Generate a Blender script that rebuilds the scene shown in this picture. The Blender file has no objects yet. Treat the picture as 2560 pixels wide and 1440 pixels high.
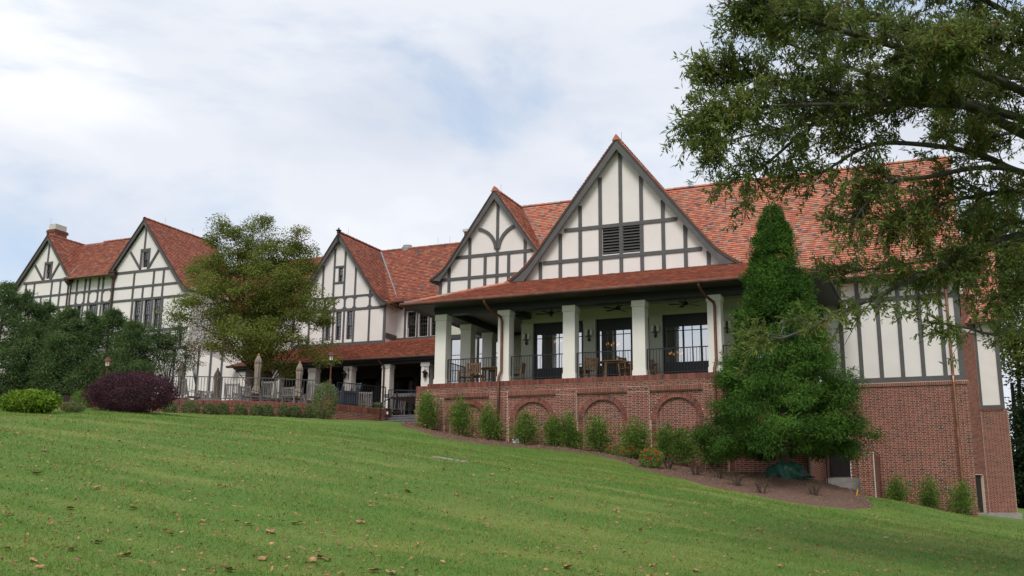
import bpy, math, random
import numpy as np
from mathutils import Vector, Matrix
from mathutils.geometry import tessellate_polygon

R = math.radians
S = bpy.context.scene
COL = S.collection

# ------------------------------------------------------------------ camera
# x runs along the facade (right), y away from the lens, z up; the eye is 1.65 m above the lawn
YAW, PITCH, ROLL, EYE, FPX = 0.4132, 0.2175, 0.0117, 1.65, 2449.1
_f = np.array([-math.sin(YAW) * math.cos(PITCH), math.cos(YAW) * math.cos(PITCH), math.sin(PITCH)])
_r = np.array([math.cos(YAW), math.sin(YAW), 0.0])
_u = np.cross(_r, _f)
_r, _u = math.cos(ROLL) * _r + math.sin(ROLL) * _u, -math.sin(ROLL) * _r + math.cos(ROLL) * _u
EYEP = np.array([0, 0, EYE])
cam_data = bpy.data.cameras.new('camera')
cam = bpy.data.objects.new('camera', cam_data)
COL.objects.link(cam)
cam.matrix_world = Matrix(((_r[0], _u[0], -_f[0], 0), (_r[1], _u[1], -_f[1], 0), (_r[2], _u[2], -_f[2], EYE), (0, 0, 0, 1)))
cam_data.sensor_width = 36.0
cam_data.lens = 36.0 * FPX / 2560.0
cam_data.clip_end = 3000
S.camera = cam

# ------------------------------------------------------------------ sky, sun, exposure
SUN_EL, SUN_AZ = R(48), R(174)          # azimuth clockwise from +y: high, behind the camera
SKX = 9.4
world = bpy.data.worlds.new('World')
S.world = world
world.use_nodes = True
nt = world.node_tree
nt.nodes.clear()
def nn(tree, t, **kw):
    n = tree.nodes.new(t)
    for k, v in kw.items():
        setattr(n, k, v)
    return n
def lk(tree, a, b):
    tree.links.new(a, b)
w_out = nn(nt, 'ShaderNodeOutputWorld')
w_bg = nn(nt, 'ShaderNodeBackground')
w_sky = nn(nt, 'ShaderNodeTexSky', sky_type='NISHITA', sun_disc=False, sun_elevation=SUN_EL, sun_rotation=SUN_AZ)
w_sc = nn(nt, 'ShaderNodeVectorMath', operation='SCALE')
w_sc.inputs['Scale'].default_value = 0.13
lk(nt, w_sky.outputs[0], w_sc.inputs[0])
w_tc = nn(nt, 'ShaderNodeTexCoord')
w_map = nn(nt, 'ShaderNodeMapping')
w_map.inputs['Scale'].default_value = (1.0, 1.0, 2.4)
w_map.inputs['Location'].default_value = (SKX, 1.4, 0.35)
lk(nt, w_tc.outputs['Generated'], w_map.inputs[0])
def wnoise(scale, detail, rough, dist=0.0):
    n = nn(nt, 'ShaderNodeTexNoise')
    n.inputs['Scale'].default_value = scale
    n.inputs['Detail'].default_value = detail
    n.inputs['Roughness'].default_value = rough
    n.inputs['Distortion'].default_value = dist
    lk(nt, w_map.outputs[0], n.inputs['Vector'])
    return n
def wramp(src, pts):
    r_ = nn(nt, 'ShaderNodeValToRGB')
    r_.color_ramp.interpolation = 'EASE'
    e = r_.color_ramp.elements
    e[0].position, e[0].color = pts[0]
    e[1].position, e[1].color = pts[-1]
    for p, c in pts[1:-1]:
        x = e.new(p); x.color = c
    lk(nt, src, r_.inputs[0])
    return r_
n1 = wnoise(3.3, 8, 0.55, 0.3)
mask = wramp(n1.outputs['Fac'], [(0.32, (0, 0, 0, 1)), (0.53, (1, 1, 1, 1))])
n2 = wnoise(2.1, 5, 0.5, 0.2)
ccol = wramp(n2.outputs['Fac'], [(0.33, (0.70, 0.745, 0.84, 1)), (0.49, (0.81, 0.845, 0.92, 1)), (0.64, (1.02, 1.03, 1.05, 1))])
w_mix = nn(nt, 'ShaderNodeMix', data_type='RGBA')
lk(nt, mask.outputs[0], w_mix.inputs[0])
w_hz = nn(nt, 'ShaderNodeMix', data_type='RGBA')     # thin veil over the blue gaps
w_hz.inputs[0].default_value = 0.55
lk(nt, w_sc.outputs[0], w_hz.inputs[6])
w_hz.inputs[7].default_value = (0.74, 0.87, 1.04, 1)
lk(nt, w_hz.outputs[2], w_mix.inputs[6])
lk(nt, ccol.outputs[0], w_mix.inputs[7])
lk(nt, w_mix.outputs[2], w_bg.inputs[0])
w_bg.inputs[1].default_value = 1.0
lk(nt, w_bg.outputs[0], w_out.inputs[0])

sun_data = bpy.data.lights.new('sun', 'SUN')
sun_data.energy = 2.1
sun_data.angle = R(24)
sun_data.color = (1.0, 0.96, 0.90)
sun = bpy.data.objects.new('sun', sun_data)
COL.objects.link(sun)
sd = Vector((math.sin(SUN_AZ) * math.cos(SUN_EL), math.cos(SUN_AZ) * math.cos(SUN_EL), math.sin(SUN_EL)))
sun.rotation_euler = sd.to_track_quat('Z', 'Y').to_euler()
S.view_settings.view_transform = 'Standard'
S.view_settings.look = 'None'
S.view_settings.exposure = 0.06
S.view_settings.gamma = 1.0
S.render.engine = 'CYCLES'
S.cycles.max_bounces = 6
S.cycles.transparent_max_bounces = 12

# ------------------------------------------------------------------ pixel helpers (photograph pixels, 2560 wide)
def ray(px, py):
    return _f + (px - 1280) / FPX * _r - (py - 720) / FPX * _u
def at(px, py, v):
    d = ray(px, py); p = EYEP + d * (v / d[1]); return Vector(p)
def atd(px, py, Z):
    return Vector(EYEP + ray(px, py) * Z)
def proj(p):
    q = np.array(p, float) - EYEP; Z = q @ _f
    return 1280 + FPX * (q @ _r) / Z, 720 - FPX * (q @ _u) / Z, Z

# ------------------------------------------------------------------ materials
MATS = {}
def mat(name, col, rough=0.7, metal=0.0, var=0.0, vscale=8.0, bump=0.0, bscale=40.0, col2=None, island=0.0, spec=0.4, trans=0.0, detail=4, hue=0.0):
    if name.startswith(('leaf_', 'needle_')): spec, rough = 0.10, 0.75
    m = bpy.data.materials.new(name); m.use_nodes = True
    t = m.node_tree; b = t.nodes['Principled BSDF']
    b.inputs['Roughness'].default_value = rough
    b.inputs['Metallic'].default_value = metal
    b.inputs['Specular IOR Level'].default_value = spec
    tc = nn(t, 'ShaderNodeTexCoord')
    src = None
    if col2 is None:
        col2 = tuple(max(0, c * (1 - var)) for c in col[:3])
    if var > 0 or island > 0 or col2:
        no = nn(t, 'ShaderNodeTexNoise'); no.inputs['Scale'].default_value = vscale; no.inputs['Detail'].default_value = detail
        lk(t, tc.outputs['Object'], no.inputs['Vector'])
        rp = nn(t, 'ShaderNodeMapRange'); rp.inputs[1].default_value = 0.3; rp.inputs[2].default_value = 0.7
        lk(t, no.outputs['Fac'], rp.inputs[0])
        mx = nn(t, 'ShaderNodeMix', data_type='RGBA')
        lk(t, rp.outputs[0], mx.inputs[0])
        mx.inputs[6].default_value = (*col[:3], 1); mx.inputs[7].default_value = (*col2[:3], 1)
        src = mx.outputs[2]
    if island > 0:
        ge = nn(t, 'ShaderNodeNewGeometry')
        mr = nn(t, 'ShaderNodeMapRange'); mr.inputs[3].default_value = 1 - island; mr.inputs[4].default_value = 1 + island
        lk(t, ge.outputs['Random Per Island'], mr.inputs[0])
        hs = nn(t, 'ShaderNodeHueSaturation')
        lk(t, mr.outputs[0], hs.inputs['Value'])
        if hue > 0:
            wn = nn(t, 'ShaderNodeTexWhiteNoise', noise_dimensions='1D'); lk(t, ge.outputs['Random Per Island'], wn.inputs['W'])
            m2 = nn(t, 'ShaderNodeMapRange'); m2.inputs[3].default_value = 0.5 - hue; m2.inputs[4].default_value = 0.5 + hue * 0.6
            lk(t, wn.outputs['Value'], m2.inputs[0]); lk(t, m2.outputs[0], hs.inputs['Hue'])
        lk(t, src, hs.inputs['Color']); src = hs.outputs[0]
    lk(t, src, b.inputs['Base Color'])
    if bump > 0:
        n2_ = nn(t, 'ShaderNodeTexNoise'); n2_.inputs['Scale'].default_value = bscale; n2_.inputs['Detail'].default_value = 5
        lk(t, tc.outputs['Object'], n2_.inputs['Vector'])
        bp = nn(t, 'ShaderNodeBump'); bp.inputs['Strength'].default_value = bump; bp.inputs['Distance'].default_value = 0.02
        lk(t, n2_.outputs['Fac'], bp.inputs['Height']); lk(t, bp.outputs[0], b.inputs['Normal'])
    if trans > 0:
        tr = nn(t, 'ShaderNodeBsdfTranslucent'); lk(t, src, tr.inputs[0])
        ms = nn(t, 'ShaderNodeMixShader'); ms.inputs[0].default_value = trans
        out = t.nodes['Material Output']
        lk(t, b.outputs[0], ms.inputs[1]); lk(t, tr.outputs[0], ms.inputs[2]); lk(t, ms.outputs[0], out.inputs[0])
    MATS[name] = m
    return m

mat('stucco', (0.75, 0.70, 0.668), 0.9, var=0.07, vscale=1.3, bump=0.12, bscale=90)
mat('timber_paint', (0.092, 0.088, 0.087), 0.55, var=0.22, vscale=3, bump=0.10, bscale=60)
mat('dark_paint', (0.018, 0.020, 0.022), 0.45, var=0.2, vscale=2)
mat('frame_paint', (0.050, 0.046, 0.046), 0.5, var=0.2, vscale=3)
mat('column_paint', (0.76, 0.715, 0.655), 0.8, var=0.06, vscale=1.5, bump=0.05, bscale=120)
mat('porch_stucco_shaded', (0.50, 0.49, 0.40), 0.9, var=0.06, vscale=1.5)  # much like the column paint, darkened to put the porch's shade into the colour
mat('ceiling_boards', (0.33, 0.31, 0.27), 0.7, var=0.1)
mat('copper', (0.20, 0.085, 0.055), 0.5, metal=0.5, var=0.45, vscale=2.2)
mat('copper_new', (0.34, 0.165, 0.10), 0.45, metal=0.55, var=0.5, vscale=3)
mat('copper_old', (0.10, 0.06, 0.045), 0.5, metal=0.6, var=0.3, vscale=3)
mat('lead', (0.30, 0.30, 0.32), 0.5, metal=0.4, var=0.2)
mat('iron', (0.022, 0.022, 0.025), 0.4, metal=0.3)
mat('rail_grey', (0.085, 0.085, 0.085), 0.45, metal=0.3)
mat('concrete', (0.34, 0.325, 0.30), 0.9, var=0.25, vscale=4, bump=0.2)
mat('limestone', (0.55, 0.52, 0.46), 0.9, var=0.15, vscale=4)
mat('slate', (0.16, 0.155, 0.165), 0.6, var=0.3, vscale=5, bump=0.15)
mat('paving', (0.26, 0.12, 0.085), 0.85, var=0.3, vscale=6)
mat('mortar', (0.66, 0.52, 0.41), 0.95, var=0.15, vscale=3, bump=0.15, bscale=150)
BRK = []
for i, (c, w) in enumerate([((0.225, 0.066, 0.046), 5), ((0.175, 0.050, 0.036), 4), ((0.265, 0.086, 0.060), 3), ((0.15, 0.060, 0.044), 2), ((0.055, 0.045, 0.042), 0.5)]):
    BRK.append(mat('brick_clay_%d' % i, c, 0.85, var=0.22, vscale=14, bump=0.15, bscale=120)); BRK[-1]['w'] = w
TIL = []
for i, (c, w) in enumerate([((0.53, 0.195, 0.118), 5), ((0.46, 0.150, 0.096), 4), ((0.57, 0.245, 0.150), 4), ((0.42, 0.145, 0.100), 3), ((0.40, 0.255, 0.175), 3.0), ((0.145, 0.118, 0.124), 1.0), ((0.32, 0.160, 0.130), 2)]):
    TIL.append(mat('tile_clay_%d' % i, c, 0.8, var=0.2, vscale=9, bump=0.12, bscale=60)); TIL[-1]['w'] = w
TILO = []    # older, darker tiles of the far wings
for i, (c, w) in enumerate([((0.37, 0.115, 0.068), 5), ((0.31, 0.092, 0.060), 5), ((0.43, 0.180, 0.098), 2), ((0.27, 0.098, 0.070), 3), ((0.38, 0.145, 0.085), 3), ((0.15, 0.105, 0.095), 0.7)]):
    TILO.append(mat('tile_old_%d' % i, c, 0.85, var=0.3, vscale=7, bump=0.12, bscale=60)); TILO[-1]['w'] = w
mat('teak', (0.30, 0.155, 0.070), 0.6, var=0.3, vscale=12)
mat('teak_grey', (0.235, 0.215, 0.20), 0.8, var=0.3, vscale=10)
mat('canvas', (0.285, 0.235, 0.185), 0.9, var=0.2, vscale=5)
mat('finial_orange', (0.62, 0.20, 0.06), 0.4)
mat('planter_paint', (0.058, 0.064, 0.082), 0.5, var=0.15)
mat('rust', (0.115, 0.040, 0.026), 0.7, var=0.35, vscale=6)
mat('bark_oak', (0.105, 0.098, 0.085), 0.9, var=0.5, vscale=9, bump=0.5, bscale=30)
mat('bark_brown', (0.080, 0.058, 0.043), 0.9, var=0.45, vscale=9, bump=0.4, bscale=30)
mat('tarp', (0.012, 0.085, 0.055), 0.42, var=0.3, vscale=4)
mat('tarp_dark', (0.010, 0.040, 0.035), 0.5, var=0.3, vscale=4)
mat('yellow_plastic', (0.75, 0.42, 0.02), 0.5)
mat('white_plastic', (0.62, 0.63, 0.66), 0.5)
mat('steel', (0.5, 0.5, 0.5), 0.3, metal=1.0)
mat('door_black', (0.016, 0.013, 0.013), 0.4)
mat('leaf_oak', (0.215, 0.270, 0.070), 0.5, col2=(0.110, 0.155, 0.050), vscale=1.2, island=0.4, trans=0.45, spec=0.3, hue=0.03)
mat('leaf_oak_dry', (0.20, 0.14, 0.045), 0.55, island=0.4, trans=0.25, hue=0.02)
mat('leaf_zelkova', (0.215, 0.250, 0.055), 0.6, col2=(0.125, 0.165, 0.036), vscale=0.9, island=0.35, trans=0.4, hue=0.015)
mat('leaf_zelkova_red', (0.16, 0.075, 0.030), 0.6, island=0.35, trans=0.35, hue=0.03)
mat('needle_cedar', (0.078, 0.165, 0.024), 0.6, col2=(0.026, 0.070, 0.012), vscale=1.1, island=0.4, trans=0.18, hue=0.02)
mat('needle_pine', (0.120, 0.185, 0.062), 0.6, col2=(0.052, 0.092, 0.032), vscale=1.2, island=0.35, trans=0.28, hue=0.02)
mat('leaf_purple', (0.110, 0.044, 0.062), 0.55, col2=(0.050, 0.024, 0.036), vscale=2.2, island=0.5, trans=0.15)
mat('leaf_lime', (0.190, 0.290, 0.030), 0.45, col2=(0.110, 0.200, 0.026), vscale=3, island=0.4, trans=0.2, hue=0.02)
mat('leaf_box', (0.170, 0.200, 0.085), 0.6, col2=(0.115, 0.145, 0.055), vscale=4, island=0.35, trans=0.15, hue=0.02)
mat('leaf_bush', (0.190, 0.300, 0.060), 0.5, col2=(0.110, 0.190, 0.042), vscale=2.5, island=0.4, trans=0.3, hue=0.025)
mat('leaf_far', (0.150, 0.185, 0.035), 0.6, col2=(0.070, 0.105, 0.025), vscale=0.6, island=0.45, trans=0.2, hue=0.03)
mat('leaf_dark', (0.020, 0.036, 0.013), 0.6, island=0.4, trans=0.1)
mat('leaf_dry', (0.095, 0.055, 0.035), 0.8, island=0.4, trans=0.1)
mat('rose_red', (0.62, 0.020, 0.018), 0.6, island=0.3)
mat('leaf_fallen', (0.46, 0.265, 0.150), 0.85, col2=(0.24, 0.115, 0.060), vscale=14, island=0.35)
mat('brass_glass', (0.80, 0.76, 0.62), 0.6)
def emis(name, c, s):
    m = mat(name, c); b = m.node_tree.nodes['Principled BSDF']
    b.inputs['Emission Color'].default_value = (*c, 1); b.inputs['Emission Strength'].default_value = s
emis('bulb', (1.0, 0.42, 0.10), 1.6)
mat('interior', (0.030, 0.024, 0.020), 0.9)
def glassmat(name, refl, tint, rough=0.015):
    m = bpy.data.materials.new(name); m.use_nodes = True; t = m.node_tree; t.nodes.clear()
    o = nn(t, 'ShaderNodeOutputMaterial'); g = nn(t, 'ShaderNodeBsdfGlossy'); g.inputs['Roughness'].default_value = rough
    g.inputs[0].default_value = (0.93, 0.96, 1.0, 1)
    tr = nn(t, 'ShaderNodeBsdfTransparent'); tr.inputs[0].default_value = (*tint, 1)
    lw = nn(t, 'ShaderNodeLayerWeight'); lw.inputs[0].default_value = 0.25
    mr = nn(t, 'ShaderNodeMapRange'); mr.inputs[3].default_value = refl; mr.inputs[4].default_value = 0.9
    lk(t, lw.outputs['Fresnel'], mr.inputs[0])
    ms = nn(t, 'ShaderNodeMixShader'); lk(t, mr.outputs[0], ms.inputs[0])
    lk(t, tr.outputs[0], ms.inputs[1]); lk(t, g.outputs[0], ms.inputs[2]); lk(t, ms.outputs[0], o.inputs[0])
    tc = nn(t, 'ShaderNodeTexCoord'); no = nn(t, 'ShaderNodeTexNoise'); no.inputs['Scale'].default_value = 1.6
    lk(t, tc.outputs['Object'], no.inputs['Vector'])
    bp = nn(t, 'ShaderNodeBump'); bp.inputs['Strength'].default_value = 0.06; bp.inputs['Distance'].default_value = 0.03
    lk(t, no.outputs['Fac'], bp.inputs['Height']); lk(t, bp.outputs[0], g.inputs['Normal'])
    MATS[name] = m
glassmat('glass_porch', 0.55, (0.45, 0.45, 0.45))
glassmat('glass_plain', 0.09, (0.35, 0.35, 0.35))
glassmat('glass_upper', 0.22, (0.25, 0.25, 0.27))
mat('pane_dark', (0.016, 0.017, 0.020), 0.06, spec=0.6)

# ------------------------------------------------------------------ mesh builder
class MB:
    def __init__(s): s.v = []; s.f = []; s.m = []
    def quad(s, a, b, c, d, m=0):
        i = len(s.v); s.v += [tuple(a), tuple(b), tuple(c), tuple(d)]; s.f.append((i, i + 1, i + 2, i + 3)); s.m.append(m)
    def tri(s, a, b, c, m=0):
        i = len(s.v); s.v += [tuple(a), tuple(b), tuple(c)]; s.f.append((i, i + 1, i + 2)); s.m.append(m)
    def box(s, x0, x1, y0, y1, z0, z1, m=0, skip=''):
        i = len(s.v)
        s.v += [(x0, y0, z0), (x1, y0, z0), (x1, y1, z0), (x0, y1, z0), (x0, y0, z1), (x1, y0, z1), (x1, y1, z1), (x0, y1, z1)]
        for k, f in (('b', (0, 3, 2, 1)), ('t', (4, 5, 6, 7)), ('f', (0, 1, 5, 4)), ('r', (1, 2, 6, 5)), ('k', (2, 3, 7, 6)), ('l', (3, 0, 4, 7))):
            if k not in skip:
                s.f.append(tuple(i + j for j in f)); s.m.append(m)
        return s
    def hexa(s, P, m=0):           # 8 corners: bottom ring, top ring
        i = len(s.v); s.v += [tuple(p) for p in P]
        for f in ((0, 3, 2, 1), (4, 5, 6, 7), (0, 1, 5, 4), (1, 2, 6, 5), (2, 3, 7, 6), (3, 0, 4, 7)):
            s.f.append(tuple(i + j for j in f)); s.m.append(m)
        return s
    def prism(s, poly, y0, y1, m=0):   # polygon in (x,z), from y0 (front) to y1
        n = len(poly); i = len(s.v)
        s.v += [(p[0], y0, p[1]) for p in poly] + [(p[0], y1, p[1]) for p in poly]
        tris = tessellate_polygon([[Vector((p[0], p[1], 0)) for p in poly]])
        ar = sum(poly[k][0] * poly[(k + 1) % n][1] - poly[(k + 1) % n][0] * poly[k][1] for k in range(n))
        for t in tris:
            a, b, c = t
            cr = (poly[b][0] - poly[a][0]) * (poly[c][1] - poly[a][1]) - (poly[c][0] - poly[a][0]) * (poly[b][1] - poly[a][1])
            if cr < 0: a, b, c = a, c, b
            s.f.append((i + a, i + b, i + c)); s.m.append(m)
            s.f.append((i + n + a, i + n + c, i + n + b)); s.m.append(m)
        for k in range(n):
            j = (k + 1) % n
            if ar > 0: s.f.append((i + j, i + k, i + n + k, i + n + j))
            else: s.f.append((i + k, i + j, i + n + j, i + n + k))
            s.m.append(m)
        return s
    def holed(s, outer, holes, y, depth, m=0):   # wall face with real openings and their reveals
        loops = [outer] + holes
        pts = [p for l in loops for p in l]
        i = len(s.v); s.v += [(p[0], y, p[1]) for p in pts]
        for a, b, c in tessellate_polygon([[Vector((p[0], p[1], 0)) for p in l] for l in loops]):
            cr = (pts[b][0] - pts[a][0]) * (pts[c][1] - pts[a][1]) - (pts[c][0] - pts[a][0]) * (pts[b][1] - pts[a][1])
            if cr < 0: b, c = c, b
            s.f.append((i + a, i + b, i + c)); s.m.append(m)
        for h in holes:
            for k in range(len(h)):
                p, q = h[k], h[(k + 1) % len(h)]
                s.quad((p[0], y, p[1]), (q[0], y, q[1]), (q[0], y + depth, q[1]), (p[0], y + depth, p[1]), m)
        return s
    def tube(s, pts, rad, n=8, m=0, cap=True):
        pts = [Vector(p) for p in pts]
        if not hasattr(rad, '__len__'): rad = [rad] * len(pts)
        i0 = len(s.v); up = Vector((0, 0, 1)); prev = None
        for k, p in enumerate(pts):
            t = (pts[min(k + 1, len(pts) - 1)] - pts[max(k - 1, 0)]).normalized()
            a = prev if prev is not None else (up if abs(t.z) < 0.9 else Vector((1, 0, 0)))
            x = (a - t * a.dot(t))
            if x.length < 1e-5: x = t.orthogonal()
            x.normalize(); prev = x; y = t.cross(x)
            for j in range(n):
                an = 2 * math.pi * j / n
                s.v.append(tuple(p + (x * math.cos(an) + y * math.sin(an)) * rad[k]))
        for k in range(len(pts) - 1):
            for j in range(n):
                a = i0 + k * n + j; b = i0 + k * n + (j + 1) % n
                s.f.append((a, b, b + n, a + n)); s.m.append(m)
        if cap:
            s.f.append(tuple(i0 + j for j in range(n))[::-1]); s.m.append(m)
            e = i0 + (len(pts) - 1) * n
            s.f.append(tuple(e + j for j in range(n))); s.m.append(m)
        return s
    def lathe(s, c, prof, n=12, m=0, sq=False):    # prof: (r, z)
        i0 = len(s.v)
        for r_, z in prof:
            for j in range(n):
                an = 2 * math.pi * (j + (0.5 if sq else 0)) / n
                s.v.append((c[0] + r_ * math.cos(an), c[1] + r_ * math.sin(an), c[2] + z))
        for k in range(len(prof) - 1):
            for j in range(n):
                a = i0 + k * n + j; b = i0 + k * n + (j + 1) % n
                s.f.append((a, b, b + n, a + n)); s.m.append(m)
        s.f.append(tuple(i0 + j for j in range(n))[::-1]); s.m.append(m)
        e = i0 + (len(prof) - 1) * n
        s.f.append(tuple(e + j for j in range(n))); s.m.append(m)
        return s
    def beam(s, a, b, w, h, m=0, up=(0, 0, 1)):     # square bar from a to b
        a, b = Vector(a), Vector(b); t = (b - a).normalized(); u_ = Vector(up)
        x = t.cross(u_)
        if x.length < 1e-4: x = t.orthogonal()
        x.normalize(); y = x.cross(t)
        P = []
        for p in (a, b):
            P += [p - x * w / 2 - y * h / 2, p + x * w / 2 - y * h / 2, p + x * w / 2 + y * h / 2, p - x * w / 2 + y * h / 2]
        i = len(s.v); s.v += [tuple(p) for p in P]
        for f in ((3, 2, 1, 0), (4, 5, 6, 7), (0, 1, 5, 4), (1, 2, 6, 5), (2, 3, 7, 6), (3, 0, 4, 7)):
            s.f.append(tuple(i + j for j in f)); s.m.append(m)
        return s
    def mesh(s, name, mats):
        me = bpy.data.meshes.new(name)
        me.from_pydata(s.v, [], s.f)
        for m in (mats if isinstance(mats, (list, tuple)) else [mats]):
            me.materials.append(MATS[m] if isinstance(m, str) else m)
        me.polygons.foreach_set('material_index', s.m)
        me.update()
        return me
    def build(s, name, mats, parent=None, smooth=False):
        me = s.mesh(name, mats)
        if smooth: me.polygons.foreach_set('use_smooth', [True] * len(me.polygons))
        return link(name, me, parent)
def link(name, data, parent=None):
    o = bpy.data.objects.new(name, data); COL.objects.link(o)
    if parent is not None:
        o.parent = parent
        if parent.type == 'EMPTY': o.matrix_parent_inverse = Matrix.Translation(-Vector(parent.location))
    return o
def tag(o, label, cat, group=None, kind=None):
    if label: o['label'] = label
    if cat: o['category'] = cat
    if group: o['group'] = group
    if kind: o['kind'] = kind
    return o
def thing(name, loc, label, cat, group=None):
    o = bpy.data.objects.new(name, None); COL.objects.link(o); o.empty_display_size = 0.2
    o.location = loc
    return tag(o, label, cat, group)
def stuff(o):
    o['kind'] = 'stuff'; return o
def dup(root, loc, rz, label=None, sc=None):
    c = root.copy(); COL.objects.link(c); c.location = loc; c.rotation_euler = (0, 0, rz)
    if sc: c.scale = sc
    if label: c['label'] = label
    for ch in list(root.children):
        k = ch.copy(); COL.objects.link(k); k.parent = c
        for g in list(ch.children):
            q = g.copy(); COL.objects.link(q); q.parent = k
    return c
def pick(rng, pal):
    w = [p['w'] for p in pal]
    return rng.choices(range(len(pal)), w)[0]

# ------------------------------------------------------------------ the ground
GP = np.array([
    (0, 0, 0.0), (8, 0, -0.9), (-10, 0, 0.9), (-30, 0, 2.6), (25, 0, -2.2), (12, 20, -0.5), (3, 20, 0.55), (-3, 20, 1.45), (-8, 20, 2.25), (-14, 20, 3.1), (-20, 20, 3.75), (-27, 20, 4.25), (-40, 20, 4.7),
    (-6, 10, 1.15), (0, 10, 0.35), (5, 10, -0.25),
    (-19.98, 36, 4.87), (-18.75, 36, 4.44), (-16.2, 36, 4.03), (-13, 36, 3.77), (-10.5, 36, 3.33), (-8.2, 36, 2.96), (-6.8, 36, 2.67), (-4.3, 36, 2.40),
    (-2.6, 42, 1.95), (1.0, 42, 1.30), (-4.3, 42, 2.2), (-19.5, 30, 4.35), (-13, 30, 3.30), (-8, 30, 2.55), (-4, 30, 1.95), (0.5, 32, 1.25), (6, 34, 0.55),
    (-28.7, 31.3, 5.03), (-23.6, 34.6, 5.03), (-22.4, 37.5, 5.0), (-33, 32, 5.22), (-37, 30, 5.22), (-45, 33, 5.25), (-22, 28, 4.45), (-27, 26, 4.75),
    (-30, 42, 5.0), (-45, 44, 5.0), (-60, 44, 5.2), (-60, 10, 3.9), (15, 42, 0.2), (3, 60, 1.25), (20, 60, 0.4), (3, 52, 1.2), (-30, 80, 5.0), (-70, 80, 5.2), (20, 90, 1.0), (-20, 55, 4), (-10, 55, 3)], float)
def _tps_fit(P):
    n = len(P); d2 = ((P[:, None, :2] - P[None, :, :2]) ** 2).sum(-1)
    K = np.where(d2 > 0, d2 * np.log(np.maximum(d2, 1e-12)), 0) * 0.5 + np.eye(n) * 0.6
    A = np.zeros((n + 3, n + 3)); A[:n, :n] = K; A[:n, n] = 1; A[:n, n + 1:] = P[:, :2]; A[n, :n] = 1; A[n + 1:, :n] = P[:, :2].T
    b = np.zeros(n + 3); b[:n] = P[:, 2]
    return np.linalg.solve(A, b)
GW = _tps_fit(GP)
def ground_raw(x, y):
    x = np.asarray(x, float); y = np.asarray(y, float)
    d2 = (x[..., None] - GP[:, 0]) ** 2 + (y[..., None] - GP[:, 1]) ** 2
    K = np.where(d2 > 0, d2 * np.log(np.maximum(d2, 1e-12)), 0) * 0.5
    return (K * GW[:-3]).sum(-1) + GW[-3] + GW[-2] * x + GW[-1] * y
def ground(x, y):
    x = np.asarray(x, float); y = np.asarray(y, float)
    cx = np.clip(x, -62, 22); cy = np.clip(y, -4, 82)
    z = ground_raw(cx, cy)
    far = np.hypot(x - cx, y - cy)
    return z * np.exp(-far / 120.0) + 0.6 * (1 - np.exp(-far / 120.0))
def gz(x, y): return float(ground(x, y))
def on_ground(px, py, zoff=0.0):
    d = ray(px, py); t = 5.0; prev = 5.0
    while t < 120:
        p = EYEP + d * t
        if p[2] < gz(p[0], p[1]) + zoff: break
        prev = t; t += 0.25
    a, b = prev, t
    for _ in range(18):
        m = (a + b) / 2; p = EYEP + d * m
        if p[2] < gz(p[0], p[1]) + zoff: b = m
        else: a = m
    return Vector(EYEP + d * b)
def spaced(lo, hi, core0, core1, step, grow=1.22):
    c = list(np.arange(core0, core1 + 1e-6, step)); s = step; x = core1; up = []
    while x < hi: s *= grow; x += s; up.append(x)
    s = step; x = core0; dn = []
    while x > lo: s *= grow; x -= s; dn.append(x)
    return np.array(dn[::-1] + c + up)
gx = spaced(-900, 900, -46, 14, 0.6); gy = spaced(-500, 1200, 4, 46, 0.6)
GX, GY = np.meshgrid(gx, gy)
GZ = ground(GX, GY)
rs = np.random.RandomState(3)
def bumps(x, y):
    return (0.030 * np.sin(x * 0.9 + 1.3 * np.sin(y * 0.5)) * np.sin(y * 0.8 + 0.7 * np.sin(x * 0.6)) + 0.014 * np.sin(2.1 * x + y * 1.3) * np.sin(1.7 * y - 0.6 * x))
near = np.exp(-np.maximum(0, np.hypot(GX + 12, GY - 22) - 20) / 6)
GZ = GZ + bumps(GX, GY) * near
nx_, ny_ = len(gx), len(gy)
gverts = np.stack([GX.ravel(), GY.ravel(), GZ.ravel()], 1)
idx = np.arange(nx_ * ny_).reshape(ny_, nx_)
gfaces = np.stack([idx[:-1, :-1].ravel(), idx[:-1, 1:].ravel(), idx[1:, 1:].ravel(), idx[1:, :-1].ravel()], 1)
def np_mesh(name, verts, faces, mats, smooth=False, midx=None):
    me = bpy.data.meshes.new(name); k = faces.shape[1]
    me.vertices.add(len(verts)); me.vertices.foreach_set('co', np.ascontiguousarray(verts, np.float32).ravel())
    me.loops.add(faces.size); me.loops.foreach_set('vertex_index', np.ascontiguousarray(faces, np.int32).ravel())
    me.polygons.add(len(faces)); me.polygons.foreach_set('loop_start', np.arange(0, faces.size, k, dtype=np.int32))
    try: me.polygons.foreach_set('loop_total', np.full(len(faces), k, np.int32))
    except Exception: pass
    for m in mats: me.materials.append(MATS[m] if isinstance(m, str) else m)
    if midx is not None: me.polygons.foreach_set('material_index', np.asarray(midx, np.int32))
    me.polygons.foreach_set('use_smooth', np.full(len(faces), smooth, bool))
    me.update(calc_edges=True); me.validate()
    return me
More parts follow.
